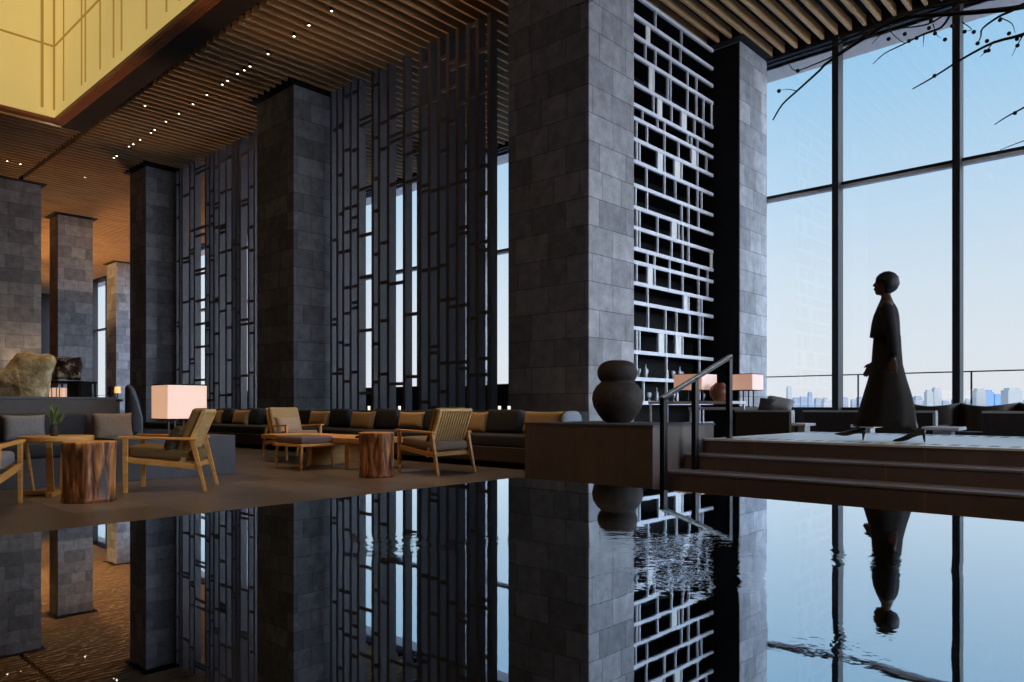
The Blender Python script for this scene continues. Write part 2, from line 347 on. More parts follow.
# ---------------------------------------------------------------- the setting
YW = 19.9; XL, XR, YB = -72.0, 16.0, -12.0
def struct(o): o['kind'] = 'structure'; return o
struct(MB().box(XL, XR, YB, YW+0.3, -0.3, 0.0).build('floor', M['floor']))
struct(MB().box(XL-0.3, XL, YB, YW, 0, 12).build('wall_left', M['wall']))
struct(MB().box(XR, XR+0.3, YB, 6.28, 0, 12).box(XR, XR+0.3, 6.28, YW, 9.76, 12).build('wall_right', M['wall']))
struct(MB().box(XL, XR, YB-0.3, YB, 0, 12).build('wall_back', M['wall']))
# slatted ceiling with the lantern opening cut in it
OX0, OX1, OY0, OY1 = -27.95, -7.0, 1.5, 7.78
TW = 0.36
cl = MB()
ZC = CEIL+0.32
BY = 8.78
cl.box(XL, XR, BY-0.02, YW, ZC, ZC+0.3)
cl.box(XL, OX0-TW, YB, BY-0.02, ZC, ZC+0.3); cl.box(OX1+TW, XR, YB, BY-0.02, ZC, ZC+0.3)
cl.box(OX0-TW, OX1+TW, YB, OY0-TW, ZC, ZC+0.3)
struct(cl.build('ceiling', M['void']))
sl = MB(); x = XL+0.2
COLS = []
while x < XR:
    sl.box(x, x+0.07, BY+0.15, YW-0.25, CEIL, CEIL+0.24)
    if x < OX0-TW-0.3 or x > OX1+TW+0.1: sl.box(x, x+0.07, YB+0.1, BY-0.02, CEIL, CEIL+0.24)
    x += 0.345
struct(sl.build('ceiling_slats', M['slat']))
struct(MB().box(OX0-TW-0.2, XR, OY1+TW, BY, CEIL-0.02, ZC).build('trim_1', M['band']))
# reeded frame of the opening
tm = MB()
for k in range(12):
    o_ = 0.03*k; z_ = CEIL-0.05+(0.012 if k % 2 else 0)
    a0, a1, c0, c1 = OX0-o_, OX1+o_, OY0-o_, OY1+o_
    for (p, q) in (((a0, c1), (a1, c1)), ((a0, c0), (a1, c0)), ((a0, c0), (a0, c1)), ((a1, c0), (a1, c1))):
        tm.box(min(p[0], q[0])-0.012, max(p[0], q[0])+0.012, min(p[1], q[1])-0.012, max(p[1], q[1])+0.012, z_, CEIL+0.05)
struct(tm.build('trim_2', M['reed']))
# the lantern: glowing paper walls rising above the opening with ribs and a rail
M['paper'] = glow('washi paper', (216, 186, 108), 0.72, (190,170,130), 0.10, 0.35, (1, 1, 0.6))
M['rib'] = glow('ribs behind paper', (172, 132, 58), 0.66, (120,90,50))
ln = empty('paper_lantern', (OX0, OY1, CEIL+0.1), 0, 'huge glowing amber paper lantern rising out of the square opening in the timber ceiling', 'lantern')
def rel(o, r): o.location = -Vector(r.location); return o
LH = 9.0
for (nm, bx) in (('paper_panel', (OX0-0.06, OX1, OY1, OY1+0.06)), ('paper_panel', (OX0-0.06, OX0, OY0, OY1)), ('timber_panel', (OX0, OX1, OY0-0.06, OY0)), ('timber_panel', (OX1, OX1+0.06, OY0, OY1))):  # the two unseen walls are kept dark so their glow misses the columns
    rel(MB().box(bx[0], bx[1], bx[2], bx[3], CEIL-0.03, CEIL+LH).build(nm, M['paper'] if nm[0] == 'p' else M['band'], ln), ln)
rel(MB().box(OX0, OX1, OY0, OY1, CEIL+LH, CEIL+LH+0.1).build('lantern_roof', M['band'], ln), ln)
ZR = 12.77
rb = MB()
rb.box(OX0, OX1, OY1-0.03, OY1-0.0, ZR-0.03, ZR+0.03); rb.box(OX0, OX0+0.03, OY0, OY1, ZR-0.03, ZR+0.03)
rel(rb.build('rail', M['rib'], ln), ln)
for px in (64, 82, 85.8, 100.6, 114, 122, 147, 167, 180):
    X_ = onY(px, 60, OY1).x
    rel(MB().box(X_-0.03, X_+0.03, OY1-0.025, OY1, CEIL+0.35, CEIL+LH).build('rib', M['rib'], ln), ln)
rel(MB().box(OX0, OX0+0.05, OY1-0.05, OY1, CEIL+0.3, CEIL+LH).build('corner_rib', M['rib'], ln), ln)
for px in (42,):
    Y_ = onX(px, 60, OX0).y
    rel(MB().box(OX0, OX0+0.025, Y_-0.04, Y_+0.04, CEIL+0.3, CEIL+LH).build('rib', M['rib'], ln), ln)

# windows: bays of glass between deep mullions, with a transom, a soffit above and a sill
X0w = -4.205; SPW = 2.72; k0 = int((XL-X0w)//SPW)+1; nw = 0
i = k0
while X0w+SPW*i < XR-0.2:
    xa = X0w+SPW*i; xb = min(xa+SPW, XR); nw += 1
    wr = empty('window_%d' % nw, (xa, YW, 0), kind='structure')
    f_ = MB(); f_.box(-0.08, 0.08, -0.30, 0.05, 0, 10.3)
    f_.box(0.075, xb-xa-0.075, -0.06, 0.05, 0.72, 0.82); f_.box(0.075, xb-xa-0.075, -0.06, 0.05, 10.24, 10.3)
    MB().box(0.075, xb-xa-0.075, -0.05, 0.04, 0, 0.72).build('low_wall', M['wall'], wr)
    f_.box(0.075, xb-xa-0.075, -0.08, 0.05, 6.53, 6.62)
    f_.build('window_frame', M['mullion'], wr)
    MB().box(0.075, xb-xa-0.075, -0.12, 0.06, 6.46, 6.53).build('transom', M['sill'], wr)
    MB().box(0.075, xb-xa-0.075, 0.0, 0.02, 0.82, 6.46).build('pane', M['glass'], wr)
    MB().box(0.075, xb-xa-0.075, 0.0, 0.02, 6.62, 10.24).build('pane', M['glass'], wr)
    i += 1
for q in range(5):     # the side windows round the corner
    nw += 1; ya = 6.28+2.725*q
    wr = empty('window_%d' % nw, (XR, ya, 0), kind='structure')
    MB().box(-0.3, 0.05, -0.07, 0.07, 0, 9.76).box(-0.06, 0.05, 0.07, 2.65, 6.48, 6.62).build('window_frame', M['mullion'], wr)
    MB().box(0, 0.02, 0.07, 2.65, 0, 6.48).build('pane', M['glass'], wr); MB().box(0, 0.02, 0.07, 2.65, 6.62, 9.76).build('pane', M['glass'], wr)
struct(MB().box(XL, XR, YW-0.02, YW+0.4, 10.3, 12).build('wall_front', M['wall']))
struct(MB().box(XL, XR+2, YW+0.06, 21.07, 10.3, 10.6).build('trim_4', M['sill']))
struct(MB().box(XL, XR, YW-0.20, YW-0.06, CEIL-0.08, ZC).build('trim_3', M['mullion']))
# terrace railing outside
rl = empty('terrace_railing', (-30, YW+0.45, 0), 0, 'thin dark metal railing running outside along the whole glass wall', 'railing')
MB().box(-40, 45, -0.02, 0.02, 1.655, 1.685).build('top_rail', M['rail'], rl)
for kx in range(-16, 18):
    MB().box(0, 0.035, -0.02, 0.02, 0.0, 1.655).build('post', M['rail'], rl, loc=(onY(857.5, 380, YW+0.45).x+kx*2.56+30, 0, 0))
struct(MB().box(XL, XR+30, YW+0.3, YW+1.2, -0.3, 0.0).build('terrace_floor', M['block']))

# platform and stairs
YS = (6.56, 6.97, 7.37); ZS = (0.197, 0.347, 0.497); XS = -4.0
pf = MB().box(XS, 11, YS[2], 10.35, 0, ZS[2]-0.02); struct(pf.build('floor_platform', M['step']))
struct(MB().box(XS, 11, YS[2]-0.015, 10.35, ZS[2]-0.02, ZS[2]).build('floor_platform_top', M['platform']))
st = empty('stone_steps', (XS, YS[0], 0), 0, 'two long dark stone steps leading up from the pool to the pale platform', 'steps')
M['tread'] = plain('stair tread edge', (150,146,150), 0.35, var=0.06)
for j in range(2):
    y1 = YS[2]
    MB().box(0, 15, YS[j]-YS[0], y1-YS[0]-0.001, 0 if j == 0 else ZS[0], ZS[j]-0.018).build('step', M['step'], st)
    MB().box(0, 15, YS[j]-YS[0]-0.012, YS[j+1]-YS[0], ZS[j]-0.018, ZS[j]).build('tread', M['tread'], st)
# left side continuation of the lounge plinth
pl = empty('stone_plinth', (-4.0, 6.35, 0), 0, 'long low dark stone plinth that carries the big double gourd pot beside the steps', 'plinth')
MB().box(-1.70, 0, 0, 1.25, 0, 0.64).build('body', M['plinth'], pl)
MB().box(-1.715, 0.01, -0.01, 1.27, 0.64, 0.662).build('top_slab', M['block'], pl)

# handrail
hr = empty('stair_handrail', (-3.85, 6.31, 0), 0, 'slanted dark steel handrail on three posts at the left end of the steps', 'handrail')
hp = [(6.31, 0.0, 0.93), (6.92, 0.197, 1.14), (7.67, 0.497, 1.39)]
for (yy, z0, z1) in hp:
    MB().box(-0.025, 0.025, yy-6.31-0.035, yy-6.31+0.035, z0, z1).build('post', M['rail'], hr, bevel=0.004)
MB().bar((0, -0.04, 0.915), (0, 7.67-6.31+0.035, 1.395), 0.05, 0.03).build('rail', M['rail'], hr, bevel=0.004)
MB().bar((0, -0.04, 0.935), (0, 7.67-6.31+0.035, 1.415), 0.045, 0.01).build('rail_cap', M['trimedge'], hr)

# pool
pc = Vector((-3.24, 3.55)); 
poly = [(-3.24, 3.55), (11.0, 3.55), (11.0, -7.0), (-2.80, -7.0), (-3.10, 0.3)]
po = empty('reflecting_pool', (-3.24, 3.55, 0), 0, 'broad black stone pool brimming with still mirror like water across the foreground', 'pool')
rel(MB().prism(poly, 0, ZW-0.02).build('basin', M['pool'], po), po)
rel(MB().prism([(x+0.0, y) for x, y in poly], ZW-0.004, ZW).build('water', M['water'], po), po)
lip = MB()
def off(p, q): return p
for (a, bb) in zip(poly, poly[1:]+poly[:1]):
    lip.bar((a[0], a[1], ZW-0.012), (bb[0], bb[1], ZW-0.012), 0.03, 0.018)
rel(lip.build('rim', M['floor'], po), po)

# ---------------------------------------------------------------- columns
def column(x1, wid, y0, dep, label):
    o = empty('stone_column', (x1-wid/2, y0+dep/2, 0), 0, label, 'column')
    c = MB().box(x1-wid, x1, y0, y0+dep, 0, CEIL-0.06).build('shaft', M['stone'], o); rel(c, o)
    g = 0.18
    rel(MB().box(x1-wid-g, x1+g, y0-g, y0+dep+g, CEIL-0.03, ZC).build('shadow_gap', M['void'], o), o)  # dark box painted as the shaded recess around the column top
    rel(MB().box(x1-wid+0.03, x1-0.03, y0+0.03, y0+dep-0.03, CEIL-0.06, CEIL-0.03).build('neck', M['void'], o), o)
YC = 11.67
column(-8.8, 2.15, YC, 1.57, 'tall basalt clad column in the middle, widest of all, behind the double gourd pot')
column(-19.6, 2.15, YC, 1.57, 'basalt clad column standing between the two dark lattice screens')
column(-30.5, 1.65, YC, 1.57, 'basalt clad column at the left end of the farther lattice screen')
column(-41.4, 1.35, YC, 1.57, 'freestanding basalt clad column behind the boulder against the amber ceiling')
column(-52.3, 1.8, YC, 1.57, 'farthest basalt clad column of the front row')
column(-8.8, 2.15, 18.13, 1.62, 'narrow looking basalt column at the window end of the bar shelves')
column(-19.6, 2.15, 18.13, 1.62, 'basalt column by the windows seen in slivers through the nearer lattice screen')
column(-30.5, 2.15, 18.13, 1.62, 'basalt column by the windows behind the farther lattice screen')
column(-52.3, 1.7, 18.13, 1.62, 'distant slim basalt column beside the far window slit')
column(-36.5, 2.6, 7.6, 2.05, 'broad basalt pier cut off by the left edge of the picture')

# ---------------------------------------------------------------- lattice screens
def screen(label, Y, xs, zlo, zhi, step, seed, maxbars=98):
    rnd = random.Random(seed)
    X = [onY(x, 300, Y).x for x in xs]
    o = empty('lattice_screen', (X[-1], Y, 0), 0, label, 'screen')
    proto = None
    for xx in X:
        if proto is None: proto = MB().box(-0.055, 0.055, 0, 0.24, 0, CEIL-0.003).build('upright', M['bronze'], o); q = proto
        else: q = proto.copy(); C.objects.link(q); q.parent = o
        q.location = (xx-X[-1], 0, 0)
    n_ = 0
    col = [rnd.uniform(0, step) for _ in X]
    jobs = []
    for i in range(len(X)-1):
        z = 0.7+rnd.uniform(0, step)
        while z < 10.1:
            span = rnd.choice((1, 1, 1, 2)) if i < len(X)-2 else 1
            jobs.append((i, span, z))
            if rnd.random() < 0.18: jobs.append((i, 1, z+0.16))
            z += step*rnd.uniform(0.55, 1.5)
    rnd.shuffle(jobs)
    protos = {}
    for (i, span, z) in jobs[:maxbars]:
        q = MB().box(X[i]-X[-1]+0.055, X[i+span]-X[-1]-0.055, 0.02, 0.09, z, z+0.085)
        if span == 2:
            pass
        q.build('crossbar', M['bronze'], o)
    return o
S1 = [331, 337.2, 343.2, 350.6, 358, 372.6, 379, 388, 404, 420, 429, 438.5, 447.5, 457, 468, 477, 488.8]
screen('tall dark lattice screen between the central columns, sky showing through its wide gaps', 12.8, S1, 0, CEIL, 1.25, 3, 100)
S2 = [175.8, 179.2, 182, 189.6, 194.3, 205.4, 209.6, 213.8, 219, 226, 232, 236, 240, 248.3, 254.2]
screen('dark lattice screen farther left, with finer looking gaps, behind the box lamp', 12.8, S2, 0, CEIL, 1.3, 11, 98)

# ---------------------------------------------------------------- bar shelving
XSH = -9.53
YA, YE = 13.26, 18.1
rows = [-8, 13, 33, 53, 81, 102.5, 116, 137, 159, 183, 205, 225.5, 246.5, 260, 281, 300.5, 326, 350, 377, 401, 424]
cells = [[656, 682], [671, 681], [646, 656, 671, 688, 697], [654, 668, 671, 688, 697, 704], [654, 672, 682, 695, 704], [643, 658, 665, 688, 692, 698],
         [637, 647.6, 665, 679, 692, 698, 707], [637, 640, 658, 665, 675, 682, 698], [647, 665, 676, 689, 698, 702], [636, 647.6, 682, 689, 699],
         [637, 640, 658, 672, 679, 683, 689], [637, 640, 658, 672, 683, 689], [648, 655, 670, 683, 699, 708], [637, 648, 655, 670, 683, 699, 708],
         [648, 684, 689, 699, 702], [648.6, 666, 677, 690, 700, 703], [637, 640, 659, 666.6, 676, 683, 700], [637, 667, 700], [644, 667, 700], [667, 700]]
panels = {1: [(647, 651)], 3: [(650, 655), (712, 714)], 4: [(658.5, 663), (700, 703)], 5: [], 6: [(693, 697)], 7: [(659, 663.5), (676, 681)], 10: [(673, 677.5)], 11: [(711, 714)],
          13: [(649, 653.5)], 14: [(685, 688.5)], 16: [(659, 665), (676.5, 682)], 8: [], 4: [(658.5, 663), (683, 687.5)]}
zr = [onX(635, y, XSH).z for y in rows]
sh = empty('bar_shelving', (XSH, YA, 0), 0, 'wall high bar shelving of pale boards and dividers holding glasses between two stone columns', 'shelf')
def shp(mb, nm, m): return rel(mb.build(nm, m, sh), sh)
shp(MB().box(XSH-0.65, XSH-0.6, YA, YE, 0, CEIL-0.1), 'back_panel', M['black'])
shp(MB().box(XSH-0.6, -8.82, YE+0.0, YE+0.028, 0, CEIL-0.1), 'dark_panel', M['black'])  # black sheet stands in for the shade on the column face
TH = 0.085
for z in zr:
    shp(MB().box(XSH-0.06, XSH, YA, YE, z-TH, z), 'shelf_edge', M['pale'])
    shp(MB().box(XSH-0.6, XSH-0.06, YA, YE, z-TH, z-0.005), 'shelf_board', M['black'])
for j, c in enumerate(cells):
    for x in c:
        Y_ = onX(x, 300, XSH).y
        if Y_ > YE-0.05: continue
        shp(MB().box(XSH-0.05, XSH+0.004, Y_-0.018, Y_+0.018, zr[j+1], zr[j]-TH), 'divider', M['pale'])
    for (xa, xb) in panels.get(j, []):
        shp(MB().box(XSH-0.05, XSH-0.02, onX(xa, 300, XSH).y, min(onX(xb, 300, XSH).y, YE-0.01), zr[j+1], zr[j]-TH), 'panel', M['panel'])
shp(MB().box(XSH-0.6, XSH, YA, YE, 0, 0.1), 'base', M['black'])
# glasses and bottles
gm = plain('clear drinking glass', (190,196,204), 0.1, 0.0, var=0.02, spec=1.0); M['gl'] = gm
def goblet():
    g = MB().lathe([(0.035, 0), (0.035, 0.006), (0.006, 0.015), (0.006, 0.08), (0.03, 0.11), (0.042, 0.16), (0.036, 0.21), (0.033, 0.21), (0.038, 0.16), (0.025, 0.115)], n=14)
    return g.build('wine_glass', M['gl'], smooth=True)
def bottle():
    g = MB().lathe([(0.04, 0), (0.042, 0.01), (0.042, 0.19), (0.034, 0.22), (0.014, 0.25), (0.014, 0.31), (0.017, 0.312), (0.017, 0.325)], n=14)
    return g.build('glass_bottle', M['gl'], smooth=True)
gp = bp_ = None
for (row, xs) in ((17, [638.5, 641, 643.5, 646, 650, 654, 671, 674, 677, 681, 684, 689]), (18, [646, 649, 653, 657, 661, 674, 678, 684, 708])):
    for i, x in enumerate(xs):
        y_ = onX(x, 300, XSH).y; bott = (i % 3 == 1)
        if bott:
            o = bottle() if bp_ is None else bp_.copy()
            if bp_ is None: bp_ = o
            else: C.objects.link(o)
            tag(o, 'small clear bottle among the glasses on the low shelves of the bar', 'bottle', 'bottles on the bar shelves')
        else:
            o = goblet() if gp is None else gp.copy()
            if gp is None: gp = o
            else: C.objects.link(o)
            tag(o, 'stemmed clear glass standing upright on the low shelves of the bar', 'glass', 'glasses on the bar shelves')
        o.location = (XSH-0.12-0.08*(i % 2), y_, zr[row+1])
for (row, x, lab) in ((15, 651, 'single clear bottle on the middle bar shelf, nearer the central column'), (15, 679, 'single clear bottle on the middle bar shelf, nearer the window column')):
    o = bp_.copy(); C.objects.link(o); o.location = (XSH-0.1, onX(x, 300, XSH).y, zr[row+1]); del o['group']; tag(o, lab, 'bottle')

# ---------------------------------------------------------------- ceiling downlights
M['dl'] = glow('downlight lens', (255, 236, 200), 9.0)
dp = None
dpos = [(113.8,157.8),(116.7,156),(129,146.6),(133.4,144.3),(140.2,139.9),(151,132.8),(154.8,129.9),(166,121.7),(178.9,113.8),(193,104.4),(207,95),(222.3,84.7),(227.6,80.9),(237.5,73.9),(244.3,70.4),(250,66.6),(268,54),(294,36.5),(309,25.5),(331.5,11.2),(145,106),(85,177.4),(7.3,161.3),(20.5,164.2)]
for (x, y) in dpos:
    p = onz(x, y, CEIL-0.01)
    if dp is None:
        dp = empty('downlight', p, 0)
        MB().lathe([(0.028, 0.0), (0.028, 0.05)], n=16).build('lens', M['dl'], dp)
        MB().lathe([(0.045, 0.004), (0.045, 0.02), (0.035, 0.06), (0.035, 0.331)], n=16).build('rim', M['void'], dp); o = dp
    else: o = copy_tree(dp); o.location = p
    tag(o, 'tiny bright downlight set between the slats of the timber ceiling', 'downlight', 'downlights in the slatted ceiling')

# ---------------------------------------------------------------- soft furnishings
def cushion(name, w_, h_, t_, m, loc, rot, parent=None, n=14, pinch=0.07):
    mb = MB(); bm = mb.bm
    def pt(i, j, sgn):
        u = -1+2*i/n; v = -1+2*j/n
        x = u*(1-pinch*(1-v*v))*w_/2; y = v*(1-pinch*(1-u*u))*h_/2
        th = ((1-u**4)*(1-v**4))**0.45
        return (x, y, sgn*th*t_/2)
    g = {}
    for sgn in (1, -1):
        for i in range(n+1):
            for j in range(n+1):
                edge = i in (0, n) or j in (0, n)
                if edge and sgn == -1: g[(i, j, -1)] = g[(i, j, 1)]
                else: g[(i, j, sgn)] = bm.verts.new(pt(i, j, sgn))
        for i in range(n):
            for j in range(n):
                q = [g[(i, j, sgn)], g[(i+1, j, sgn)], g[(i+1, j+1, sgn)], g[(i, j+1, sgn)]]
                bm.faces.new(q if sgn == 1 else q[::-1])
    return mb.build(name, m, parent, True, 0, loc, rot)
def pad(name, x0, x1, y0, y1, z0, z1, m, parent=None, r=0.035, loc=None, rot=None):
    o = MB().box(x0, x1, y0, y1, z0, z1).build(name, m, parent, True, 0, loc, rot)
    b = o.modifiers.new('round', 'BEVEL'); b.width = r; b.segments = 4; return o

# ---------------------------------------------------------------- timber lounge chairs (front is +x)
def armchair(loc, rz, label, seatm, backm, dx=0.0):
    o = empty('lounge_chair', loc, rz, label, 'armchair', 'oak lounge chairs')
    for s in (-1, 1):
        y = 0.31*s
        MB().bar((0.40, y, 0), (0.40, y, 0.53), 0.032, 0.04, 0.036, 0.048, (1,0,0)).build('leg', M['oak'], o, bevel=0.004)
        MB().bar((-0.34, y*1.02, 0), (-0.21, y, 0.53), 0.034, 0.03, 0.04, 0.05, (1,0,0)).build('leg', M['oak'], o, bevel=0.004)
        MB().bar((0.46, y, 0.545), (-0.26, y, 0.52), 0.06, 0.026).build('armrest', M['oak'], o, bevel=0.006)
        MB().bar((0.40, y*0.99, 0.325), (-0.26, y*0.99, 0.245), 0.028, 0.055).build('side_rail', M['oak'], o, bevel=0.004)
        MB().bar((-0.08, s*0.265, 0.22), (-0.32, s*0.265, 0.80), 0.028, 0.045).build('back_post', M['oakpale'], o, bevel=0.004)
    MB().box(0.37, 0.40, -0.30, 0.30, 0.30, 0.345).build('front_rail', M['oak'], o, bevel=0.004)
    MB().bar((-0.23, -0.30, 0.255), (-0.23, 0.30, 0.255), 0.03, 0.05).build('rear_rail', M['oak'], o, bevel=0.004)
    MB().bar((-0.32, -0.28, 0.80), (-0.32, 0.28, 0.80), 0.03, 0.035).build('top_rail', M['oakpale'], o, bevel=0.006)
    for k in range(12):
        y = -0.23+k*0.46/11
        MB().bar((-0.105, y, 0.26), (-0.315, y, 0.79), 0.02, 0.012).build('back_slat', M['oakpale'], o)
    a = math.atan2(-0.08, 0.73)
    pad('seat_cushion', -0.25, 0.40, -0.28, 0.28, 0, 0.115, seatm, o, 0.04, (0, 0, 0.315), (0, -0.09, 0))
    t = math.atan2(0.24, 0.58)
    pad('back_cushion', 0.015, 0.10, -0.27, 0.27, 0, 0.535, backm, o, 0.045, (-0.10, 0, 0.31), (0, -t, 0))
    return o
# view offsets to world
def ang(r, d): v = RD*r+VD*d; return math.atan2(v.y, v.x)
pA = (onz(123.3,493.2)+onz(203.5,494)+onz(142,485)+onz(216,487))/4
chA = armchair(W(-3.457, 7.68), ang(-0.98, -0.2), 'oak lounge chair with olive seat in front of the glowing box lamp', M['olive'], M['olive'])
# chair whose slatted back faces the viewer
rn, rf_, ff_ = onz(438.9,475.5), onz(473.5,473), onz(423,467.4)
dirv = Vector((-1, 0.0, 0)); pR = (rn+rf_)/2+dirv*0.34
chR = armchair(pR, math.atan2(dirv.y, dirv.x)+0.02, 'oak lounge chair showing its slatted back, beside the right tree stump table', M['taupe'], M['olive'])
pM = onz(260,457.7)+Vector((0.34, 0.36, 0)); 
chM = armchair(pM+Vector((0.0, 0.0, 0)), 0.0, 'oak lounge chair with beige back facing the pool, behind the square ottoman', M['taupe'], M['beige'])
chL = armchair(W(-4.47, 6.05), ang(-0.33, 0.94), 'oak lounge chair at the left edge of the picture, only its arm in view', M['greyl'], M['beige'])

def loose(label, m, chair, w_=0.42, h_=0.3, y=0.0, x=-0.07, z=0.53, tilt=1.05, t_=0.13, cat='cushion', roll=0):
    R = Matrix.Rotation(chair.rotation_euler.z, 4, 'Z')
    p = chair.location + (R @ Vector((x, y, z)))
    o = cushion('throw_pillow', w_, h_, t_, m, p, None)
    o.rotation_euler = (R @ Matrix.Rotation(-(PI/2-tilt)+0.0, 4, 'Y') @ Matrix.Rotation(PI/2, 4, 'Y') @ Matrix.Rotation(PI/2, 4, 'Z')).to_euler()
    return tag(o, label, cat)
loose('small dark green patterned pillow leaning in the chair before the box lamp', M['green'], chA, 0.36, 0.28, 0.12, -0.03, 0.53)
loose('pale taupe pillow in the lounge chair behind the ottoman', plain('pale pink beige linen', (184,156,134), 0.92, var=0.1, scale=50), chM, 0.46, 0.32, 0.0, -0.06, 0.53)

# ottoman
oc = (onz(304.8,471)+onz(277.4,468)+onz(331.6,468.7)+onz(304,465.3))/4
oa = (onz(304.8,471)-onz(277.4,468)); 
ot = empty('ottoman', oc, math.atan2(oa.y, oa.x), 'square ottoman with grey mauve cushion on four slim oak legs', 'ottoman')
hx, hy = 0.33, 0.25
for sx in (-1, 1):
    for sy in (-1, 1):
        MB().bar((sx*hx*0.98, sy*hy*0.98, 0), (sx*hx*0.92, sy*hy*0.92, 0.31), 0.022, 0.022, 0.036, 0.036).build('leg', M['oak'], ot, bevel=0.003)
MB().box(-hx-0.02, hx+0.02, -hy-0.02, hy+0.02, 0.31, 0.345).build('frame', M['oak'], ot, bevel=0.005)
pad('cushion', -hx, hx, -hy, hy, 0.345, 0.45, M['ottom'], ot, 0.035)

# coffee table
ct = empty('coffee_table', (-9.3, 6.2, 0), 0, 'low oak coffee table on slab legs behind the right tree stump table', 'coffee table')
MB().box(-1.35, 1.25, -0.42, 0.40, 0.355, 0.42).build('tabletop', M['oak'], ct, bevel=0.005)
for x in (-0.15, 0.75): MB().box(x, x+0.10, -0.34, 0.32, 0, 0.355).build('leg', M['oak'], ct, bevel=0.004)
tag(MB().lathe([(0.045, 0), (0.05, 0.01), (0.03, 0.03), (0.02, 0.03)], n=20).build('ashtray', M['black'], smooth=True, loc=(-8.35, 5.95, 0.42)), 'tiny black dish on the end of the coffee table', 'dish')

# stumps
def stump(c, r, h, seed, label):
    rn_ = random.Random(seed); ph = [rn_.uniform(0, 6) for _ in range(6)]
    def wob(a, z): return 1+0.05*math.sin(2*a+ph[0])+0.035*math.sin(3*a+ph[1])+0.022*math.sin(7*a+ph[2]+z*3)+0.014*math.sin(13*a+ph[3]-z*5)
    o = empty('stump_table', c, 0, label, 'side table', 'tree stump side tables')
    prof = [(r*1.02, 0.0), (r*1.0, 0.03)]+[(r*(1-0.03*math.sin(k/9*PI)), 0.03+(h-0.05)*k/9) for k in range(1, 9)]+[(r*1.0, h-0.02), (r*0.985, h-0.004)]
    MB().lathe(prof, n=64, wob=wob).build('trunk', M['log'], o, True)
    MB().lathe([(r*0.975, h-0.004), (r*0.97, h)], n=64, wob=wob).build('cut_top', M['oak'], o)
    return o
c1 = W((88.5-CX)/F*6.68, 6.68); stump(Vector((c1.x, c1.y, 0)), 0.215, 0.535, 1, 'dark reddish tree stump table in front of the round oak table')
c2 = W((376.5-CX)/F*9.0, 9.0); stump(Vector((c2.x, c2.y, 0)), 0.205, 0.535, 4, 'golden brown tree stump table near the chair with the slatted back')

# round oak table with vase
rc = W((57-CX)/F*7.15, 7.15)
rt = empty('round_table', rc, 0.75, 'round oak table on splayed slab legs beside the dark tree stump', 'table')
MB().lathe([(0.30, 0.515), (0.315, 0.525), (0.315, 0.560), (0.31, 0.565)], n=48).build('tabletop', M['oak'], rt)
for k in range(4):
    a = k*PI/2+0.3; cx_, sy_ = math.cos(a), math.sin(a)
    MB().bar((cx_*0.20, sy_*0.20, 0.045), (cx_*0.26, sy_*0.26, 0.515), 0.06, 0.022, 0.05, 0.022, (cx_, sy_, 0)).build('leg', M['oak'], rt, bevel=0.003)
for k in range(2):
    a = k*PI/2+0.3
    MB().bar((-math.cos(a)*0.27, -math.sin(a)*0.27, 0.025+0.0*k), (math.cos(a)*0.27, math.sin(a)*0.27, 0.025+0.0*k), 0.055, 0.05).build('base_bar', M['oak'], rt, bevel=0.004)
vp = rc+VD*(-0.05); vz = 0.565
va = empty('bud_vase', (vp.x, vp.y, vz), 0, 'small dark vase of green leaves on the round oak table', 'vase')
MB().lathe([(0.028, 0), (0.034, 0.02), (0.034, 0.07), (0.022, 0.10), (0.024, 0.11), (0.018, 0.11)], n=20).build('vase_body', M['pot'], va, True)
for k in range(9):
    a = k*2.4; h_ = 0.15+0.14*((k*37) % 10)/10; l_ = 0.03+0.05*((k*53) % 10)/10
    p0 = Vector((0, 0, 0.09)); p1 = Vector((math.cos(a)*l_*0.6, math.sin(a)*l_*0.6, h_*0.75)); p2 = Vector((math.cos(a)*l_*1.2, math.sin(a)*l_*1.2, h_+0.02))
    mb = MB(); mb.tube([p0, p1], 0.003, 5); 
    d = (p2-p1).normalized(); s_ = d.cross(Vector((0,0,1))).normalized() if abs(d.z) < 0.99 else Vector((1,0,0)); nn = s_.cross(d)*0.003
    ring = [p1, p1.lerp(p2, 0.4)+s_*0.018, p2+d*0.03, p1.lerp(p2, 0.4)-s_*0.018]
    mb.loft([[q-nn for q in ring], [q+nn for q in ring]])
    mb.build('leaf_stem', M['leaf'], va)

# banquette on the left, its end block, partition behind
XB = -8.92
bq = empty('left_banquette', (XB, 0.5, 0), 0, 'long charcoal banquette with stone base behind the round table and box lamp', 'banquette')
def R(o, r=None): return rel(o, bq)
R(MB().box(-9.95, XB, -2.5, 4.49, 0, 0.30).build('base', M['block'], bq, bevel=0.004))
R(pad('seat', -9.85, XB+0.02, -2.5, 3.05, 0.30, 0.46, M['char'], bq, 0.04))
R(MB().box(-9.95, XB, 3.07, 4.49, 0.30, 0.485).build('end_block', M['block'], bq, bevel=0.004))
for k in range(5):
    y = -2.45+k*1.1
    R(pad('back_cushion', -9.90, -9.62, y, y+1.08, 0.45, 0.77, M['char'], bq, 0.05))
pt_ = empty('stone_partition', (-10.1, 1, 0), 0, 'low dark partition behind the left banquette, in front of the boulder', 'partition')
rel(MB().box(-10.2, -9.96, -2.5, 3.45, 0, 0.93).build('panel', M['brownf'], pt_), pt_)
rel(MB().box(-10.24, -9.94, -2.5, 3.47, 0.93, 0.96).build('cap', M['block'], pt_, bevel=0.003), pt_)
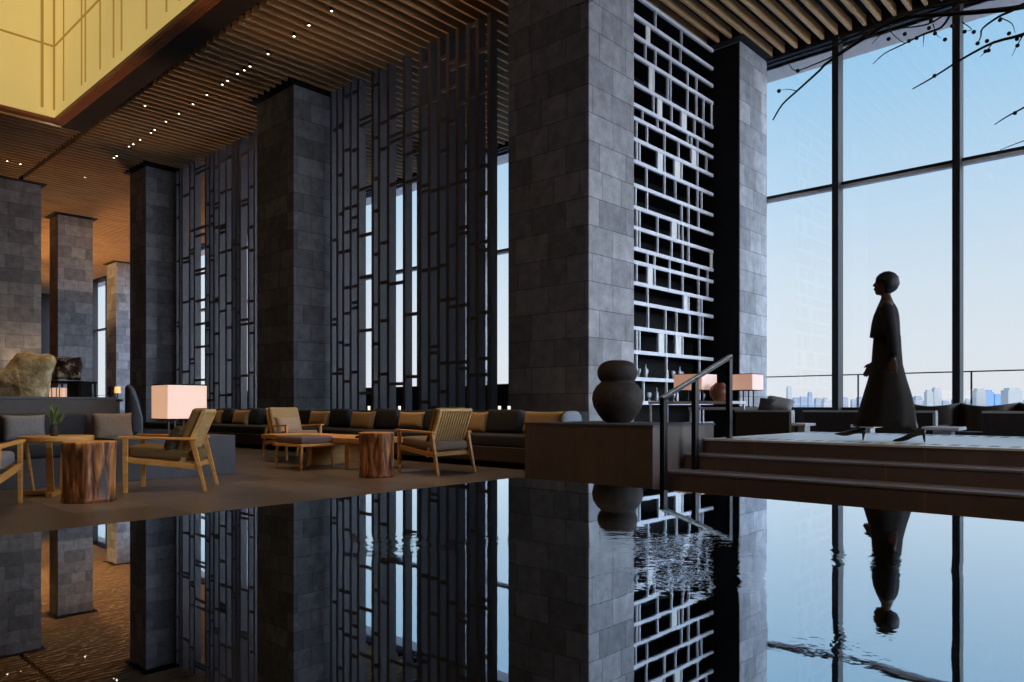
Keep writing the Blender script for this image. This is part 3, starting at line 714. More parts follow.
def pillow_at(x0, x1, y0, y1, dist_plane, axis, m, label, tilt=0.22):
    if axis == 'X': a = onX(x0, y1, dist_plane); b_ = onX(x1, y1, dist_plane); ct_ = (a+b_)/2; w_ = abs(b_.y-a.y); d_ = (ct_-Vector((0,0,EYE))).to_2d().dot(VD.to_2d()); h_ = (y1-y0)*d_/F; rz = PI/2
    else: a = onY(x0, y1, dist_plane); b_ = onY(x1, y1, dist_plane); ct_ = (a+b_)/2; w_ = abs(b_.x-a.x); d_ = ct_.to_2d().dot(VD.to_2d()); h_ = (y1-y0)*d_/F; rz = 0
    h_ = max(h_, 0.2)
    o = cushion('throw_pillow', w_, h_*1.04, 0.14, m, (ct_.x, ct_.y, EYE+(HZ-(y0+y1)/2)*d_/F), (PI/2-tilt, 0, rz))
    return tag(o, label, 'cushion')
pillow_at(2, 46, 415, 441, -9.50, 'X', M['greyl'], 'grey linen pillow on the left banquette, behind the leftmost chair')
pillow_at(92, 133, 413, 440, -9.50, 'X', M['taupe'], 'brown taupe pillow on the left banquette, right of the leaf vase')

# box lamp on the end block
M['shade'] = glow('paper lamp shade', (255, 196, 158), 0.62, (240,232,232), 0.05, 3)
def boxlamp(loc, s_, h_, zl, label, edge, post4=True, mat=None, legs=4):
    o = empty('box_lamp', loc, 0, label, 'lamp', 'box shade lamps')
    q = s_/2
    sh_ = MB()
    for (a, b_, c, d) in ((-q, q, -q, -q+0.006), (-q, q, q-0.006, q), (-q, -q+0.006, -q+0.006, q-0.006), (q-0.006, q, -q+0.006, q-0.006)): sh_.box(a, b_, c, d, zl, zl+h_)
    shd = sh_.build('lamp_shade', mat or M['shade'], o)
    for z in ((zl-edge, zl), (zl+h_, zl+h_+edge)):
        fr_ = MB()
        for (a, b_, c, d) in ((-q-.004, q+.004, -q-.004, -q+.012), (-q-.004, q+.004, q-.012, q+.004), (-q-.004, -q+.012, -q+.012, q-.012), (q-.012, q+.004, -q+.012, q-.012)): fr_.box(a, b_, c, d, z[0], z[1])
        fr_.build('shade_frame', M['black'], shd)
    MB().box(-q+0.012, q-0.012, -0.01, 0.01, zl+0.02, zl+0.03).build('crossbar', M['black'], shd)
    for sx, sy in ((-1,-1),(1,-1),(1,1),(-1,1))[:legs]:
        MB().box(sx*0.09-0.009, sx*0.09+0.009, sy*0.09-0.009, sy*0.09+0.009, 0.015, zl+0.03).build('leg', M['rail'], o)
    MB().box(-0.13, 0.13, -0.13, 0.13, 0, 0.015).build('foot_plate', M['black'], o)
    MB().ball((0, 0, zl+h_*0.5), 0.05, 2).build('bulb', M['bulb'], o, True)
    return o
M['bulb'] = glow('warm bulb', (255, 190, 120), 6.0)
boxlamp((-9.20, 3.91, 0.485), 0.47, 0.40, 0.215, 'large pink white box lamp glowing on the end block of the left banquette', 0.014)

# boulder and table with rock behind the partition
def rockmesh(name, m, size, seed, parent, sub=5, amp=0.22, flat=0.0, rough=1.0):
    mb = MB(); bmesh.ops.create_icosphere(mb.bm, subdivisions=sub, radius=1)
    off_ = Vector((seed*3.1, seed*1.7, seed*0.9))
    for v in mb.bm.verts:
        p = v.co.copy(); nn = noise.noise(p*1.1+off_)*amp*1.6+noise.noise(p*2.7+off_)*amp*0.7+noise.noise(p*7+off_)*amp*0.22*rough
        s_ = max(abs(p.x), abs(p.y), abs(p.z)); p = p*(0.55+0.45/s_**1.0)
        p *= (1+nn)
        v.co = Vector((p.x*size[0]/2, p.y*size[1]/2, p.z*size[2]/2))
    return mb.build(name, m, parent, True)
bp = W((22-CX)/F*11.0, 11.0)
def rough_slab(name, m, px, dist, depth, zb, seed, parent=None, amp=0.03):
    """rock whose outline was read off the photograph, rounded towards its front and back"""
    pts = [onD(x, y, dist) for x, y in px]; cen = sum(pts, Vector())/len(pts)
    loc = []; RY = Vector((cen.x, cen.y, 0)).normalized()
    for i in range(len(pts)):
        a, b_ = pts[i], pts[(i+1) % len(pts)]; k_ = max(1, int((b_-a).length/0.035))
        loc += [a.lerp(b_, t/k_) for t in range(k_)]
    rings = []
    for (t, sc2) in ((-0.5, 0.0), (-0.5, 0.35), (-0.5, 0.7), (-0.46, 0.86), (-0.38, 0.95), (-0.25, 0.99), (-0.1, 1), (0.1, 1), (0.3, 0.97), (0.45, 0.85), (0.5, 0.5), (0.5, 0.0)):
        rg = []
        for q in loc:
            p = cen+(q-cen)*max(sc2, 0.02)+RY*(t*depth)
            o_ = Vector((seed, seed*2, 0)); n1 = noise.noise(p*2.2+o_); n2 = noise.noise(p*6+o_); n3 = noise.noise(p*17+o_)
            p = p+(q-cen).normalized()*(amp*(n2*0.8+n3*0.5))+RY*(0.14*n1+0.05*n2+0.02*n3)
            rg.append(Vector((p.x, p.y, max(p.z, zb)))-Vector((cen.x, cen.y, zb)))
        rings.append(rg)
    return MB().loft(rings).build(name, m, parent, True, loc=(cen.x, cen.y, zb))
bo = rough_slab('boulder', M['rock'], [(-26, 412), (-26, 381), (-12, 375), (-2, 371), (5, 369.5), (9, 364), (13, 359), (17, 353.5), (28, 353.2), (42, 355), (54, 356.5), (55, 361), (53, 370), (50, 384), (47, 398), (46, 412), (46, 460), (10, 462), (-26, 460)], 10.9, 0.9, 0.0, 2.3, amp=0.045)
tag(bo, 'big tan rough boulder standing behind the left partition', 'boulder')
tp = W((70-CX)/F*11.6, 11.6)
rt2 = empty('black_display_table', (tp.x, tp.y, 0), math.atan2(RD.y, RD.x), 'black display table carrying the dark mottled rock behind the partition', 'table')
MB().box(-0.26, 0.30, -0.22, 0.22, 1.20, 1.235).build('tabletop', M['black'], rt2)
for sx in (-0.24, 0.28):
    for sy in (-0.2, 0.2): MB().box(sx-0.01, sx+0.01, sy-0.01, sy+0.01, 0, 1.20).build('leg', M['black'], rt2)
MB().box(0.06, 0.24, -0.18, 0.18, 0.85, 1.20).build('dark_panel', M['black'], rt2)
rk = rough_slab('mottled_rock', M['rock2'], [(54.5, 379.6), (54.5, 365), (56, 357.5), (68, 358), (81, 357.5), (82, 366), (81.5, 379.6)], 11.6, 0.3, 1.235, 5.1, amp=0.03)
tag(rk, 'dark mottled rock with pale veins on the black display table', 'rock')
lt = W((60.5-CX)/F*11.5, 11.5)
l2 = empty('paper_lantern_box', (lt.x, lt.y, 0), math.atan2(RD.y, RD.x), 'small glowing paper lantern under the black display table', 'lantern')
MB().box(-0.12, 0.11, -0.1, 0.1, 0.86, 1.13).build('paper', M['shade'], l2)
for x in (-0.12, -0.07, 0.0, 0.05): MB().box(x-0.006, x+0.006, -0.108, -0.1, 0.86, 1.13).build('bar', M['black'], l2)
MB().box(-0.13, 0.12, -0.11, 0.11, 0.0, 0.86).build('stand', M['black'], l2)
# far side lounge chair with rounded back
cp = W((145-CX)/F*12.7, 12.7)
wc = empty('wing_chair', (cp.x, cp.y, 0), ang(0.75, 0.66), 'dark round backed chair seen from behind, just left of the box lamp', 'armchair')
prof = []
mb = MB(); rings = []
for k in range(9):
    a = -1.15+2.3*k/8
    xo, yo = -0.02-0.28*math.cos(a), 0.36*math.sin(a)
    top = 1.22-0.55*(abs(a)/1.15)**2.4
    nx, ny = math.cos(a), -math.sin(a)
    rings.append([(xo, yo, 0.15), (xo+nx*0.09, yo+ny*0.09, 0.15), (xo+nx*0.09, yo+ny*0.09, top-0.03), (xo+nx*0.045, yo+ny*0.045, top), (xo, yo, top-0.03)])
mb.loft(rings); mb.build('backrest', M['slate'], wc, True, 0.01)
pad('seat', -0.22, 0.36, -0.28, 0.28, 0.25, 0.45, M['char'], wc)
for sx, sy in ((-.2,-.2),(-.2,.2),(.28,-.2),(.28,.2)): MB().bar((sx*1.1, sy*1.1, 0), (sx, sy, 0.25), 0.025, 0.025, 0.035, 0.035).build('leg', M['black'], wc)
# small glowing lamp and bust left of it
lp = W((117.5-CX)/F*12.0, 12.0)
sl_ = empty('table_lamp', (lp.x, lp.y, 0.0), 0, 'little amber lamp glowing beside the round backed chair', 'lamp')
M['amber'] = glow('amber shade', (255, 176, 84), 1.3)
MB().lathe([(0.045, 1.06), (0.04, 1.16)], n=16).build('lamp_shade', M['amber'], sl_)
MB().lathe([(0.05, 0.96), (0.01, 0.97), (0.01, 1.06)], n=12).build('base', M['black'], sl_)
MB().lathe([(0.14, 0), (0.02, 0.02), (0.02, 0.92), (0.08, 0.93), (0.08, 0.96)], n=16).build('stand', M['black'], sl_)
bp2 = W((110.5-CX)/F*12.0, 12.0)
bs = empty('stone_bust', (bp2.x, bp2.y, 0), 0, 'small black ornament on the pedestal next to the little amber lamp', 'ornament')
MB().lathe([(0.07, 0.96), (0.07, 0.98), (0.02, 0.985), (0.02, 1.0), (0.05, 1.05), (0.03, 1.10), (0.045, 1.14), (0.03, 1.17)], n=16).build('figure', M['black'], bs, True)
MB().box(-0.16, 0.12, -0.1, 0.1, 0, 0.96).build('pedestal', M['char'], bs)

# long sofas along the columns
def sofa(x0, x1, label, cushions):
    o = empty('long_sofa', ((x0+x1)/2, 7.4, 0), 0, label, 'sofa', 'charcoal sofas along the columns')
    q = lambda ob: rel(ob, o)
    q(MB().box(x0, x1, 7.52, 8.35, 0.0, 0.09).build('plinth', M['black'], o))
    q(MB().box(x0, x1, 7.34, 8.45, 0.09, 0.29).build('base', M['brownf'], o, bevel=0.01))
    n_ = max(1, round((x1-x0)/1.6)); s_ = (x1-x0)/n_
    for k in range(n_): q(pad('seat_cushion', x0+k*s_+0.004, x0+(k+1)*s_-0.004, 7.36, 8.3, 0.29, 0.45, M['char'], o, 0.03))
    q(pad('backrest', x0, x1, 8.22, 8.45, 0.29, 0.775, M['char'], o, 0.03))
    for (a, b_) in cushions:
        xa, xb = onY(a, 420, 8.05).x, onY(b_, 420, 8.05).x
        c = pad('back_cushion', -(xb-xa)/2, (xb-xa)/2, -0.09, 0.09, 0, 0.36, M['char'], o, 0.06, None, (-0.15, 0, 0)); c.location = Vector(((xa+xb)/2, 8.02, 0.44))-Vector(o.location)
    return o
XM = onY(424, 420, 8.05).x
sofa(-19.4, XM-0.01, 'charcoal sofa in front of the lattice screens, behind the ottoman', [(222, 234), (248, 262), (333, 351), (376, 399)])
sofa(XM+0.01, -6.35, 'charcoal sofa ending at the stone plinth, behind the slat backed chair', [(425, 470), (488, 523)])
ra = MB(); ra.lathe([(0.10, 0), (0.11, 0.03), (0.11, 0.30), (0.10, 0.36), (0.07, 0.40), (0.03, 0.415)], n=24)
sa = ra.build('lit_sofa_end', plain('daylit sofa cloth', (150,158,172), 0.8, var=0.05), None, True); sa.location = (onY(572, 410, 8.1).x-0.0, 8.1, 0.40);  # lit arm end of the sofa, daylight painted into its cloth as pale blue
for v in sa.data.vertices: pass
sa.scale = (0.62, 2.0, 0.92); tag(sa, 'rounded right end of the sofa beside the plinth, daylight painted pale blue', 'cushion')
for (a, b_, y0, y1, lab) in [(209, 222, 410, 425, 'tan pillow nearest the box lamp on the far end of the sofa'), (233.5, 249, 410, 425.5, 'golden tan pillow left of the beige backed lounge chair'),
    (310, 329, 411, 426, 'tan pillow just right of the beige backed lounge chair'), (351, 375, 411.5, 429.5, 'tan pillow directly above the golden stump table'),
    (399, 424, 412, 428, 'tan pillow left of the slatted chair back'), (470, 487, 412, 433, 'tan pillow just right of the slatted chair back'), (523, 562, 411.5, 433, 'wide tan pillow partly hidden behind the stone plinth')]:
    pillow_at(a, b_, y0, y1, 7.93, 'Y', M['tan'], lab, 0.2)

# ---------------------------------------------------------------- double gourd pot
pp = onD(617.5, 421, 8.55)
prof = [(0.11, 0.0), (0.15, 0.02), (0.20, 0.08), (0.245, 0.16), (0.262, 0.24), (0.25, 0.31), (0.215, 0.37), (0.18, 0.402), (0.168, 0.415), (0.185, 0.432), (0.203, 0.47), (0.208, 0.515), (0.196, 0.56), (0.17, 0.595), (0.13, 0.618), (0.08, 0.63), (0.05, 0.626), (0.045, 0.60)]
pot = MB().lathe(prof, n=56, wob=lambda a, z: 1+0.012*math.sin(2*a+z*4)+0.008*math.sin(3*a-z*7)).build('gourd_pot', M['pot'], None, True)
pot.scale = (1.11, 1.11, 1.13); pot.location = (pp.x, pp.y, 0.662); tag(pot, 'large dark clay pot of two stacked round bulbs on the stone plinth', 'pot')

# ---------------------------------------------------------------- lamps, tables and pots by the bar
M['coppershade'] = glow('copper silk shade', (255, 184, 150), 0.36, (240,230,228), 0.04, 3)
def walltable(loc, lx, ly, h, label, nm='side_table'):
    o = empty(nm, loc, 0, label, 'table')
    MB().box(-lx/2, lx/2, -ly/2, ly/2, h-0.045, h).build('tabletop', M['white'], o, bevel=0.004)
    for sx in (-1, 1):
        for sy in (-1, 1): MB().box(sx*(lx/2-0.03)-0.015, sx*(lx/2-0.03)+0.015, sy*(ly/2-0.03)-0.015, sy*(ly/2-0.03)+0.015, 0, h-0.045).build('leg', M['white'], o)
    return o
t1 = onY(696, 400, 11.3); walltable((t1.x, 11.3, 0), 1.5, 0.6, 0.93, 'white console table carrying the left copper shaded lamp near the bar')
boxlamp((t1.x-0.04, 11.35, 0.93), 0.52, 0.26, 0.19, 'copper shaded box lamp in front of the bar shelves, left of the handrail top', 0.01, mat=M['coppershade'])
t2 = onY(746, 400, 11.9); walltable((t2.x-0.3, 11.9, 0), 1.3, 0.5, 0.83, 'white console table carrying the right copper shaded lamp')
boxlamp((t2.x, 11.9, 0.83), 0.42, 0.26, 0.29, 'copper shaded box lamp beside the window column, right of the handrail', 0.01, mat=M['coppershade'])
p3 = onY(719.5, 400, 11.75)
pt3 = MB().lathe([(0.06, 0), (0.10, 0.02), (0.15, 0.09), (0.155, 0.14), (0.13, 0.20), (0.075, 0.235), (0.07, 0.25), (0.055, 0.25), (0.06, 0.22)], n=32).build('round_pot', M['copper'], None, True)
pt3.scale = (1.05, 1.05, 1.2); pt3.location = (onY(719.5, 400, 11.3).x, 11.3, 0.93); tag(pt3, 'round reddish brown pot between the two copper shaded lamps', 'pot')

# ---------------------------------------------------------------- sofas beyond the platform
def backsofa(xa, xb, yb, label, dep=0.9, top=0.78, edge=True, arm=True, tip=0.0):
    X_a, X_b = onY(xa, 420, yb).x, onY(xb, 420, yb).x
    o = empty('window_sofa', ((X_a+X_b)/2, yb, 0), 0, label, 'sofa', 'dark sofas facing the windows'); w_ = (X_b-X_a)
    MB().box(-w_/2, w_/2, 0, 0.10, 0.08, top-0.02).build('backrest', M['char'], o, bevel=0.02)
    if edge:
        MB().box(-w_/2, w_/2+0.03, -0.012, 0.11, top-0.02, top+0.008).build('top_trim', M['trimedge'], o)
        MB().box(w_/2, w_/2+0.035, -0.012, 0.11, 0.08, top-0.02).build('side_trim', M['trimedge'], o)
    pad('seat', -w_/2+0.05, w_/2-0.05, 0.10, dep, 0.2, 0.42, M['char'], o)
    for sx in (-1, 1):
        MB().box(sx*(w_/2-0.04)-0.04, sx*(w_/2-0.04)+0.04, 0.10, dep, 0.08, 0.58).build('armrest', M['char'], o, bevel=0.02)
        for yy in (0.04, dep-0.08): MB().box(sx*(w_/2-0.06)-0.02, sx*(w_/2-0.06)+0.02, yy, yy+0.04, 0, 0.08).build('leg', M['black'], o)
    return o
backsofa(735, 789.5, 10.9, 'dark sofa with pale edge left of the nearer window mullion, below the copper lamps')
backsofa(803, 933, 11.3, 'dark ribbed sofa directly behind the walking figure', edge=True)
backsofa(982, 1062, 10.75, 'dark sofa with pale edge at the right margin of the picture')
def tubchair(x, yb, label, w_=0.85, top=0.80):
    X_ = onY(x, 410, yb).x
    o = empty('tub_chair', (X_, yb, 0), 0, label, 'chair', 'brown curved back chairs')
    mb = MB(); rings = []
    for k in range(13):
        u = -1+2*k/12; xx = u*w_/2; yy = 0.30*abs(u)**3
        tp_ = top-0.05+0.06*abs(u)**1.5
        rings.append([(xx, yy, 0.18), (xx, yy+0.05, 0.18), (xx, yy+0.06, tp_-0.01), (xx, yy+0.03, tp_), (xx, yy-0.01, tp_-0.01)])
    mb.loft(rings); mb.build('backrest', M['brownf'], o, True, 0.006)
    pad('seat', -w_/2+0.06, w_/2-0.06, 0.06, 0.6, 0.25, 0.43, M['brownf'], o)
    for sx, sy in ((-.3,.1),(.3,.1),(-.3,.5),(.3,.5)): MB().box(sx-0.015, sx+0.015, sy-0.015, sy+0.015, 0, 0.25).build('leg', M['black'], o)
    return o
tubchair(931, 12.6, 'brown chair with curved top edge between the dress and the right mullion', 0.78, 0.90)
tubchair(985, 12.6, 'brown chair with curved top edge under the pale towers right of the right mullion', 0.78, 0.90)
tubchair(1048, 12.6, 'brown chair with curved top edge cut off by the right edge of the picture', 0.78, 0.90)
lb = empty('low_bench', (onY(963, 420, 11.6).x, 11.6, 0), 0, 'low dark bench with a pale rail between two sofas at the right', 'bench')
MB().box(-0.62, 0.75, 0, 0.5, 0.1, 0.50).build('seat_box', M['char'], lb, bevel=0.01)
MB().box(-0.62, 0.75, -0.02, 0.0, 0.40, 0.43).build('pale_rail', M['trimedge'], lb)
MB().box(-0.6, -0.56, 0.02, 0.48, 0, 0.1).build('leg', M['black'], lb); MB().box(0.69, 0.73, 0.02, 0.48, 0, 0.1).build('leg', M['black'], lb)
def cube_table(x, y, z, yb, label, lx=0.45):
    p = onY(x, y, yb)
    o = empty('small_table', (p.x, yb, 0), 0, label, 'table')
    MB().box(-lx/2, lx/2, -0.2, 0.2, z-0.04, z).build('tabletop', M['white'], o, bevel=0.004)
    MB().box(-lx/4, lx/4, -0.1, 0.1, 0, z-0.04).build('base', M['white'], o)
    return o
cube_table(944, 425, 0.585, 10.75, 'small white table beside the dark bench, right of the dress', 0.42)
cube_table(867, 425, 0.60, 10.72, 'small white table glimpsed between the shoes of the walking figure', 0.30)
cube_table(804, 425, 0.60, 10.95, 'small white table in the gap between two window sofas', 0.2)
o = cushion('throw_pillow', 0.42, 0.30, 0.15, M['greyl'], onY(779, 404.5, 11.3), (PI/2-0.9, 0.2, 0.3)); tag(o, 'light grey pillow lying on top of the sofa by the window column', 'cushion')
o = cushion('throw_pillow', 0.26, 0.24, 0.15, M['char'], onY(767, 405.5, 11.2), (PI/2-0.5, 0.1, 0.2)); tag(o, 'dark grey pillow on the sofa, left of the light grey one', 'cushion')
# things beyond the lattice screens
hb = empty('high_banquette', (-24, 18.0, 0), 0, 'dark high backed banquette along the windows behind the lattice screens', 'banquette')
rel(MB().box(-38, -12.0, 17.6, 17.8, 0, 1.55).build('backrest', M['black'], hb), hb); rel(MB().box(-38, -12.0, 16.9, 17.6, 0.1, 0.45).build('seat', M['char'], hb, bevel=0.03), hb)
rel(MB().box(-38, -12.0, 17.0, 17.6, 0, 0.1).build('base', M['black'], hb), hb)
M['candle'] = glow('lit candle glass', (255, 240, 225), 1.2)
for (x, lab) in ((369, 'white lit candle glass behind the sofa, leftmost of the row'), (399.5, 'white lit candle glass behind the sofa above the tan pillow left of the slatted chair'), (499.5, 'white lit candle glass in the bright gap, left one of its pair'), (509, 'white lit candle glass in the bright gap, right one of its pair')):
    p = onY(x, 408, 9.6)
    o = empty('candle_stand', (p.x, 9.6, 0), 0, lab, 'candle')
    MB().lathe([(0.025, 0.745), (0.027, 0.85), (0.02, 0.85)], n=12).build('candle_glass', M['candle'], o)
    MB().lathe([(0.055, 0), (0.055, 0.01), (0.012, 0.02), (0.012, 0.73), (0.045, 0.735), (0.045, 0.745)], n=20).build('stand', M['black'], o)
p = onY(437.5, 376, 17.0)
sn = empty('floor_lantern', (p.x, 17.2, 0), 0, 'slim amber lantern glowing behind the lattice screen', 'lantern')
MB().box(-0.05, 0.05, -0.05, 0.05, 1.72, 2.02).build('lamp_shade', M['amber'], sn); MB().box(-0.02, 0.02, -0.02, 0.02, 0.45, 1.72).build('pole', M['black'], sn); MB().box(-0.1, 0.1, -0.1, 0.1, 0.0, 0.45).build('base', M['black'], sn)

# ---------------------------------------------------------------- the walking person
PX = 890.0; PDp = 7.54; K = PDp/F
pb = W((PX-CX)/F*PDp, PDp); P0 = Vector((pb.x, pb.y, ZS[2]))
RP = Vector((pb.x, pb.y, 0)).normalized(); FP = Vector((-RP.y, RP.x, 0))
ps = empty('person', P0, math.atan2(FP.y, FP.x), 'person with round dark hair and long flared dress striding across the platform in heels', 'person')
# local: +x forward (to the left in the photo), y to the side, z up
def L(x, y): return ((PX-x)*K*0.89, (441-y)*K)
def skin_mesh(chains):
    me = bpy.data.meshes.new('tmp'); vs_, es, rs = [], [], []
    for ch in chains:
        prev = None
        for (p, r) in ch:
            if isinstance(p, int): idx = p
            else: vs_.append(p); rs.append(r); idx = len(vs_)-1
            if prev is not None: es.append((prev, idx))
            prev = idx
    me.from_pydata(vs_, es, []); ob = bpy.data.objects.new('tmp', me); C.objects.link(ob)
    ob.modifiers.new('s', 'SKIN')
    for i, r in enumerate(rs):
        sv = me.skin_vertices[0].data[i]; rr = r if isinstance(r, tuple) else (r, r); sv.radius = rr; sv.use_root = (i == 0)
    sb = ob.modifiers.new('ss', 'SUBSURF'); sb.levels = 2; sb.render_levels = 2
    bpy.context.view_layer.update()
    ev = ob.evaluated_get(bpy.context.evaluated_depsgraph_get()); out = bpy.data.meshes.new_from_object(ev)
    bpy.data.objects.remove(ob); bpy.data.meshes.remove(me); return out
hip = ((PX-889)*K, 0, 0.90)
ft, rt_ = L(855, 436), L(915, 438)
chains = [
 [(hip, (0.11, 0.15)), ((0.03, 0, 1.05), (0.09, 0.12)), ((0.045, 0, 1.20), (0.10, 0.14)), ((0.035, 0, 1.34), (0.08, 0.14)), ((0.03, 0, 1.41), (0.05, 0.07)), ((0.035, 0, 1.47), 0.042), ((0.045, 0, 1.56), 0.05)],
 [(0, 0), ((0.02, -0.10, 0.84), 0.085), ((0.16, -0.09, 0.50), 0.055), ((0.24, -0.085, 0.28), 0.05), ((0.315, -0.08, 0.125), 0.03)],
 [(0, 0), ((0.0, 0.10, 0.84), 0.085), ((-0.03, 0.09, 0.50), 0.055), ((-0.15, 0.085, 0.30), 0.05), ((-0.235, 0.08, 0.115), 0.03)],
 [(3, 0), ((0.03, -0.17, 1.34), 0.055), ((0.03, -0.20, 1.08), 0.038), ((0.13, -0.20, 0.87), 0.028), ((0.155, -0.195, 0.80), 0.022)],
 [(3, 0), ((0.03, 0.17, 1.34), 0.055), ((-0.02, 0.20, 1.08), 0.038), ((-0.03, 0.19, 0.86), 0.028), ((-0.03, 0.185, 0.80), 0.022)],
]
body = skin_mesh(chains)
bmh = bmesh.new(); bmh.from_mesh(body)
# head with face profile (built of rounded forms that merge with the body)
hm = MB()
hx_, hz_ = 0.055, 1.595
rings = []
for (dz, xf, xb, hw) in [(-0.115, 0.055, 0.0, 0.02), (-0.105, 0.085, -0.02, 0.038), (-0.085, 0.092, -0.035, 0.05), (-0.068, 0.088, -0.05, 0.056), (-0.055, 0.098, -0.06, 0.06), (-0.045, 0.090, -0.068, 0.062), (-0.036, 0.096, -0.072, 0.064), (-0.025, 0.092, -0.078, 0.066), (-0.012, 0.093, -0.085, 0.069), (0.005, 0.088, -0.09, 0.072), (0.02, 0.080, -0.094, 0.074), (0.035, 0.086, -0.096, 0.075), (0.055, 0.086, -0.094, 0.075), (0.075, 0.078, -0.086, 0.070), (0.095, 0.060, -0.07, 0.056), (0.108, 0.03, -0.04, 0.03)]:
    c_ = (xf+xb)/2; rx = (xf-xb)/2
    rings.append([(hx_+c_+rx*math.cos(2*PI*k/24)-0.01, hw*math.sin(2*PI*k/24)*(1-0.12*max(0, math.cos(2*PI*k/24))), hz_+dz) for k in range(24)])
hm.loft(rings)
hm.bar((hx_+0.078, 0, hz_+0.018), (hx_+0.098, 0, hz_-0.020), 0.012, 0.01, 0.032, 0.018)   # nose
hm.ball((hx_+0.079, 0, hz_-0.046), 0.022, 2, (0.75, 1.1, 0.45)); hm.ball((hx_+0.078, 0, hz_-0.060), 0.022, 2, (0.75, 1.0, 0.42))   # lips
for s in (-1, 1):
    hm.ball((hx_+0.066, s*0.031, hz_+0.012), 0.014, 2, (0.8, 1.1, 0.8))      # eyes
    hm.ball((hx_-0.012, s*0.073, hz_-0.01), 0.03, 2, (0.6, 0.25, 1.0))       # ears
# hands: palm, four fingers, thumb
def hand(wr, fwd, s):
    wr = Vector(wr); down = Vector(fwd).normalized(); side = Vector((0, 1, 0)); fr2 = side.cross(down).normalized()
    if fr2.x < 0: fr2 = -fr2
    hm.loft([[wr+down*t+fr2*(a*wd)+side*(b_*0.013) for a, b_ in ((-1,-.6),(-.5,-1),(.5,-1),(1,-.6),(1,.6),(.5,1),(-.5,1),(-1,.6))] for t, wd in ((-0.02, 0.022), (0.02, 0.032), (0.06, 0.040), (0.09, 0.038))])
    for i, (o_, ln_) in enumerate(((-0.029, 0.058), (-0.010, 0.074), (0.010, 0.080), (0.029, 0.070))):
        p0_ = wr+down*0.082+fr2*o_; p1_ = p0_+down*ln_*0.5+side*(-s*0.006); p2_ = p1_+down*ln_*0.34+side*(-s*0.018); p3_ = p2_+down*ln_*0.2+side*(-s*0.014)
        hm.tube([p0_, p1_, p2_, p3_], [0.009, 0.0085, 0.0075, 0.005], 8)
    q0 = wr+down*0.025+fr2*0.028; hm.tube([q0, q0+down*0.028+fr2*0.022+side*(-s*0.01), q0+down*0.058+fr2*0.028+side*(-s*0.018)], [0.012, 0.010, 0.006], 8)
hand((0.155, -0.195, 0.80), (0.45, 0, -0.85), -1)
hand((-0.03, 0.185, 0.80), (0.05, 0, -1), 1)
tmp = bpy.data.meshes.new('t2'); hm.bm.to_mesh(tmp); hm.bm.free(); bmh.from_mesh(tmp)
bo_me = bpy.data.meshes.new('body'); bmh.to_mesh(bo_me); bmh.free(); bo_me.materials.append(M['skin'])
bd = bpy.data.objects.new('body', bo_me); C.objects.link(bd); bd.parent = ps
rmm = bd.modifiers.new('r', 'REMESH'); rmm.mode = 'VOXEL'; rmm.voxel_size = 0.006; rmm.use_smooth_shade = True
# hair
hrm = MB(); bmesh.ops.create_icosphere(hrm.bm, subdivisions=4, radius=1)
for v in hrm.bm.verts:
    p = v.co.copy(); nn = 1+0.035*noise.noise(p*5)+0.02*noise.noise(p*14)
    x, y, z = p.x*0.115*nn, p.y*0.118*nn, p.z*0.115*nn
    if x > 0.06: x = 0.06+(x-0.06)*(0.85 if z > 0.015 else 0.0)
    if z < 0.0 and x > 0.0: x *= 0.35+0.0
    v.co = (x+0.028, y, z+1.604)
hrm.build('hair', M['hair'], ps, True)
# dress and cape, lofted from the outline
def gar(levels, name, m, sidew, fold=0.0, nseg=48, thick=True):
    rings = []
    for (y, xf, xb, hw) in levels:
        a, z = L(xf, y); b_, _ = L(xb, y); c_ = (a+b_)/2; rx = (a-b_)/2
        ring = []
        for k in range(nseg):
            t_ = 2*PI*k/nseg; f_ = 1+fold*max(0, (y-345)/90)*math.sin(9*t_+y*0.02)
            ring.append((c_+rx*f_*math.copysign(abs(math.cos(t_))**0.9, math.cos(t_)), hw*f_*math.copysign(abs(math.sin(t_))**0.9, math.sin(t_)), z))
        rings.append(ring)
    mb = MB(); mb.loft(rings); return mb.build(name, m, ps, True)
gar([(300.5,882.5,892.5,0.05),(303,880.5,894,0.08),(306,878,896,0.13),(310,875.5,898,0.18),(316,873,899.3,0.215),(324,871,900,0.225),(331,870,900.3,0.23),(336.5,869.3,900.5,0.235)], 'cape', M['cape'], 0)
gar([(330,874,899.5,0.17),(338,873,901,0.165),(350,872,901.7,0.165),(365,871,903,0.18),(380,867.5,907,0.20),(395,863,912,0.22),(410,858.5,915.5,0.24),(419,855.5,916.5,0.245),(426.5,852.5,917,0.25)], 'dress', M['dress'], 0, 0.035)
MB().tube([(0.03, -0.14, 1.37), (0.03, -0.185, 1.32), (0.03, -0.2, 1.14), (0.06, -0.21, 0.98), (0.135, -0.2, 0.84)], [0.03, 0.07, 0.06, 0.05, 0.042], 14).build('sleeve', M['cape'], ps, True)
MB().tube([(0.03, 0.14, 1.37), (0.03, 0.185, 1.32), (0.0, 0.2, 1.14), (-0.025, 0.21, 0.98), (-0.03, 0.19, 0.84)], [0.03, 0.07, 0.06, 0.05, 0.042], 14).build('sleeve', M['cape'], ps, True)
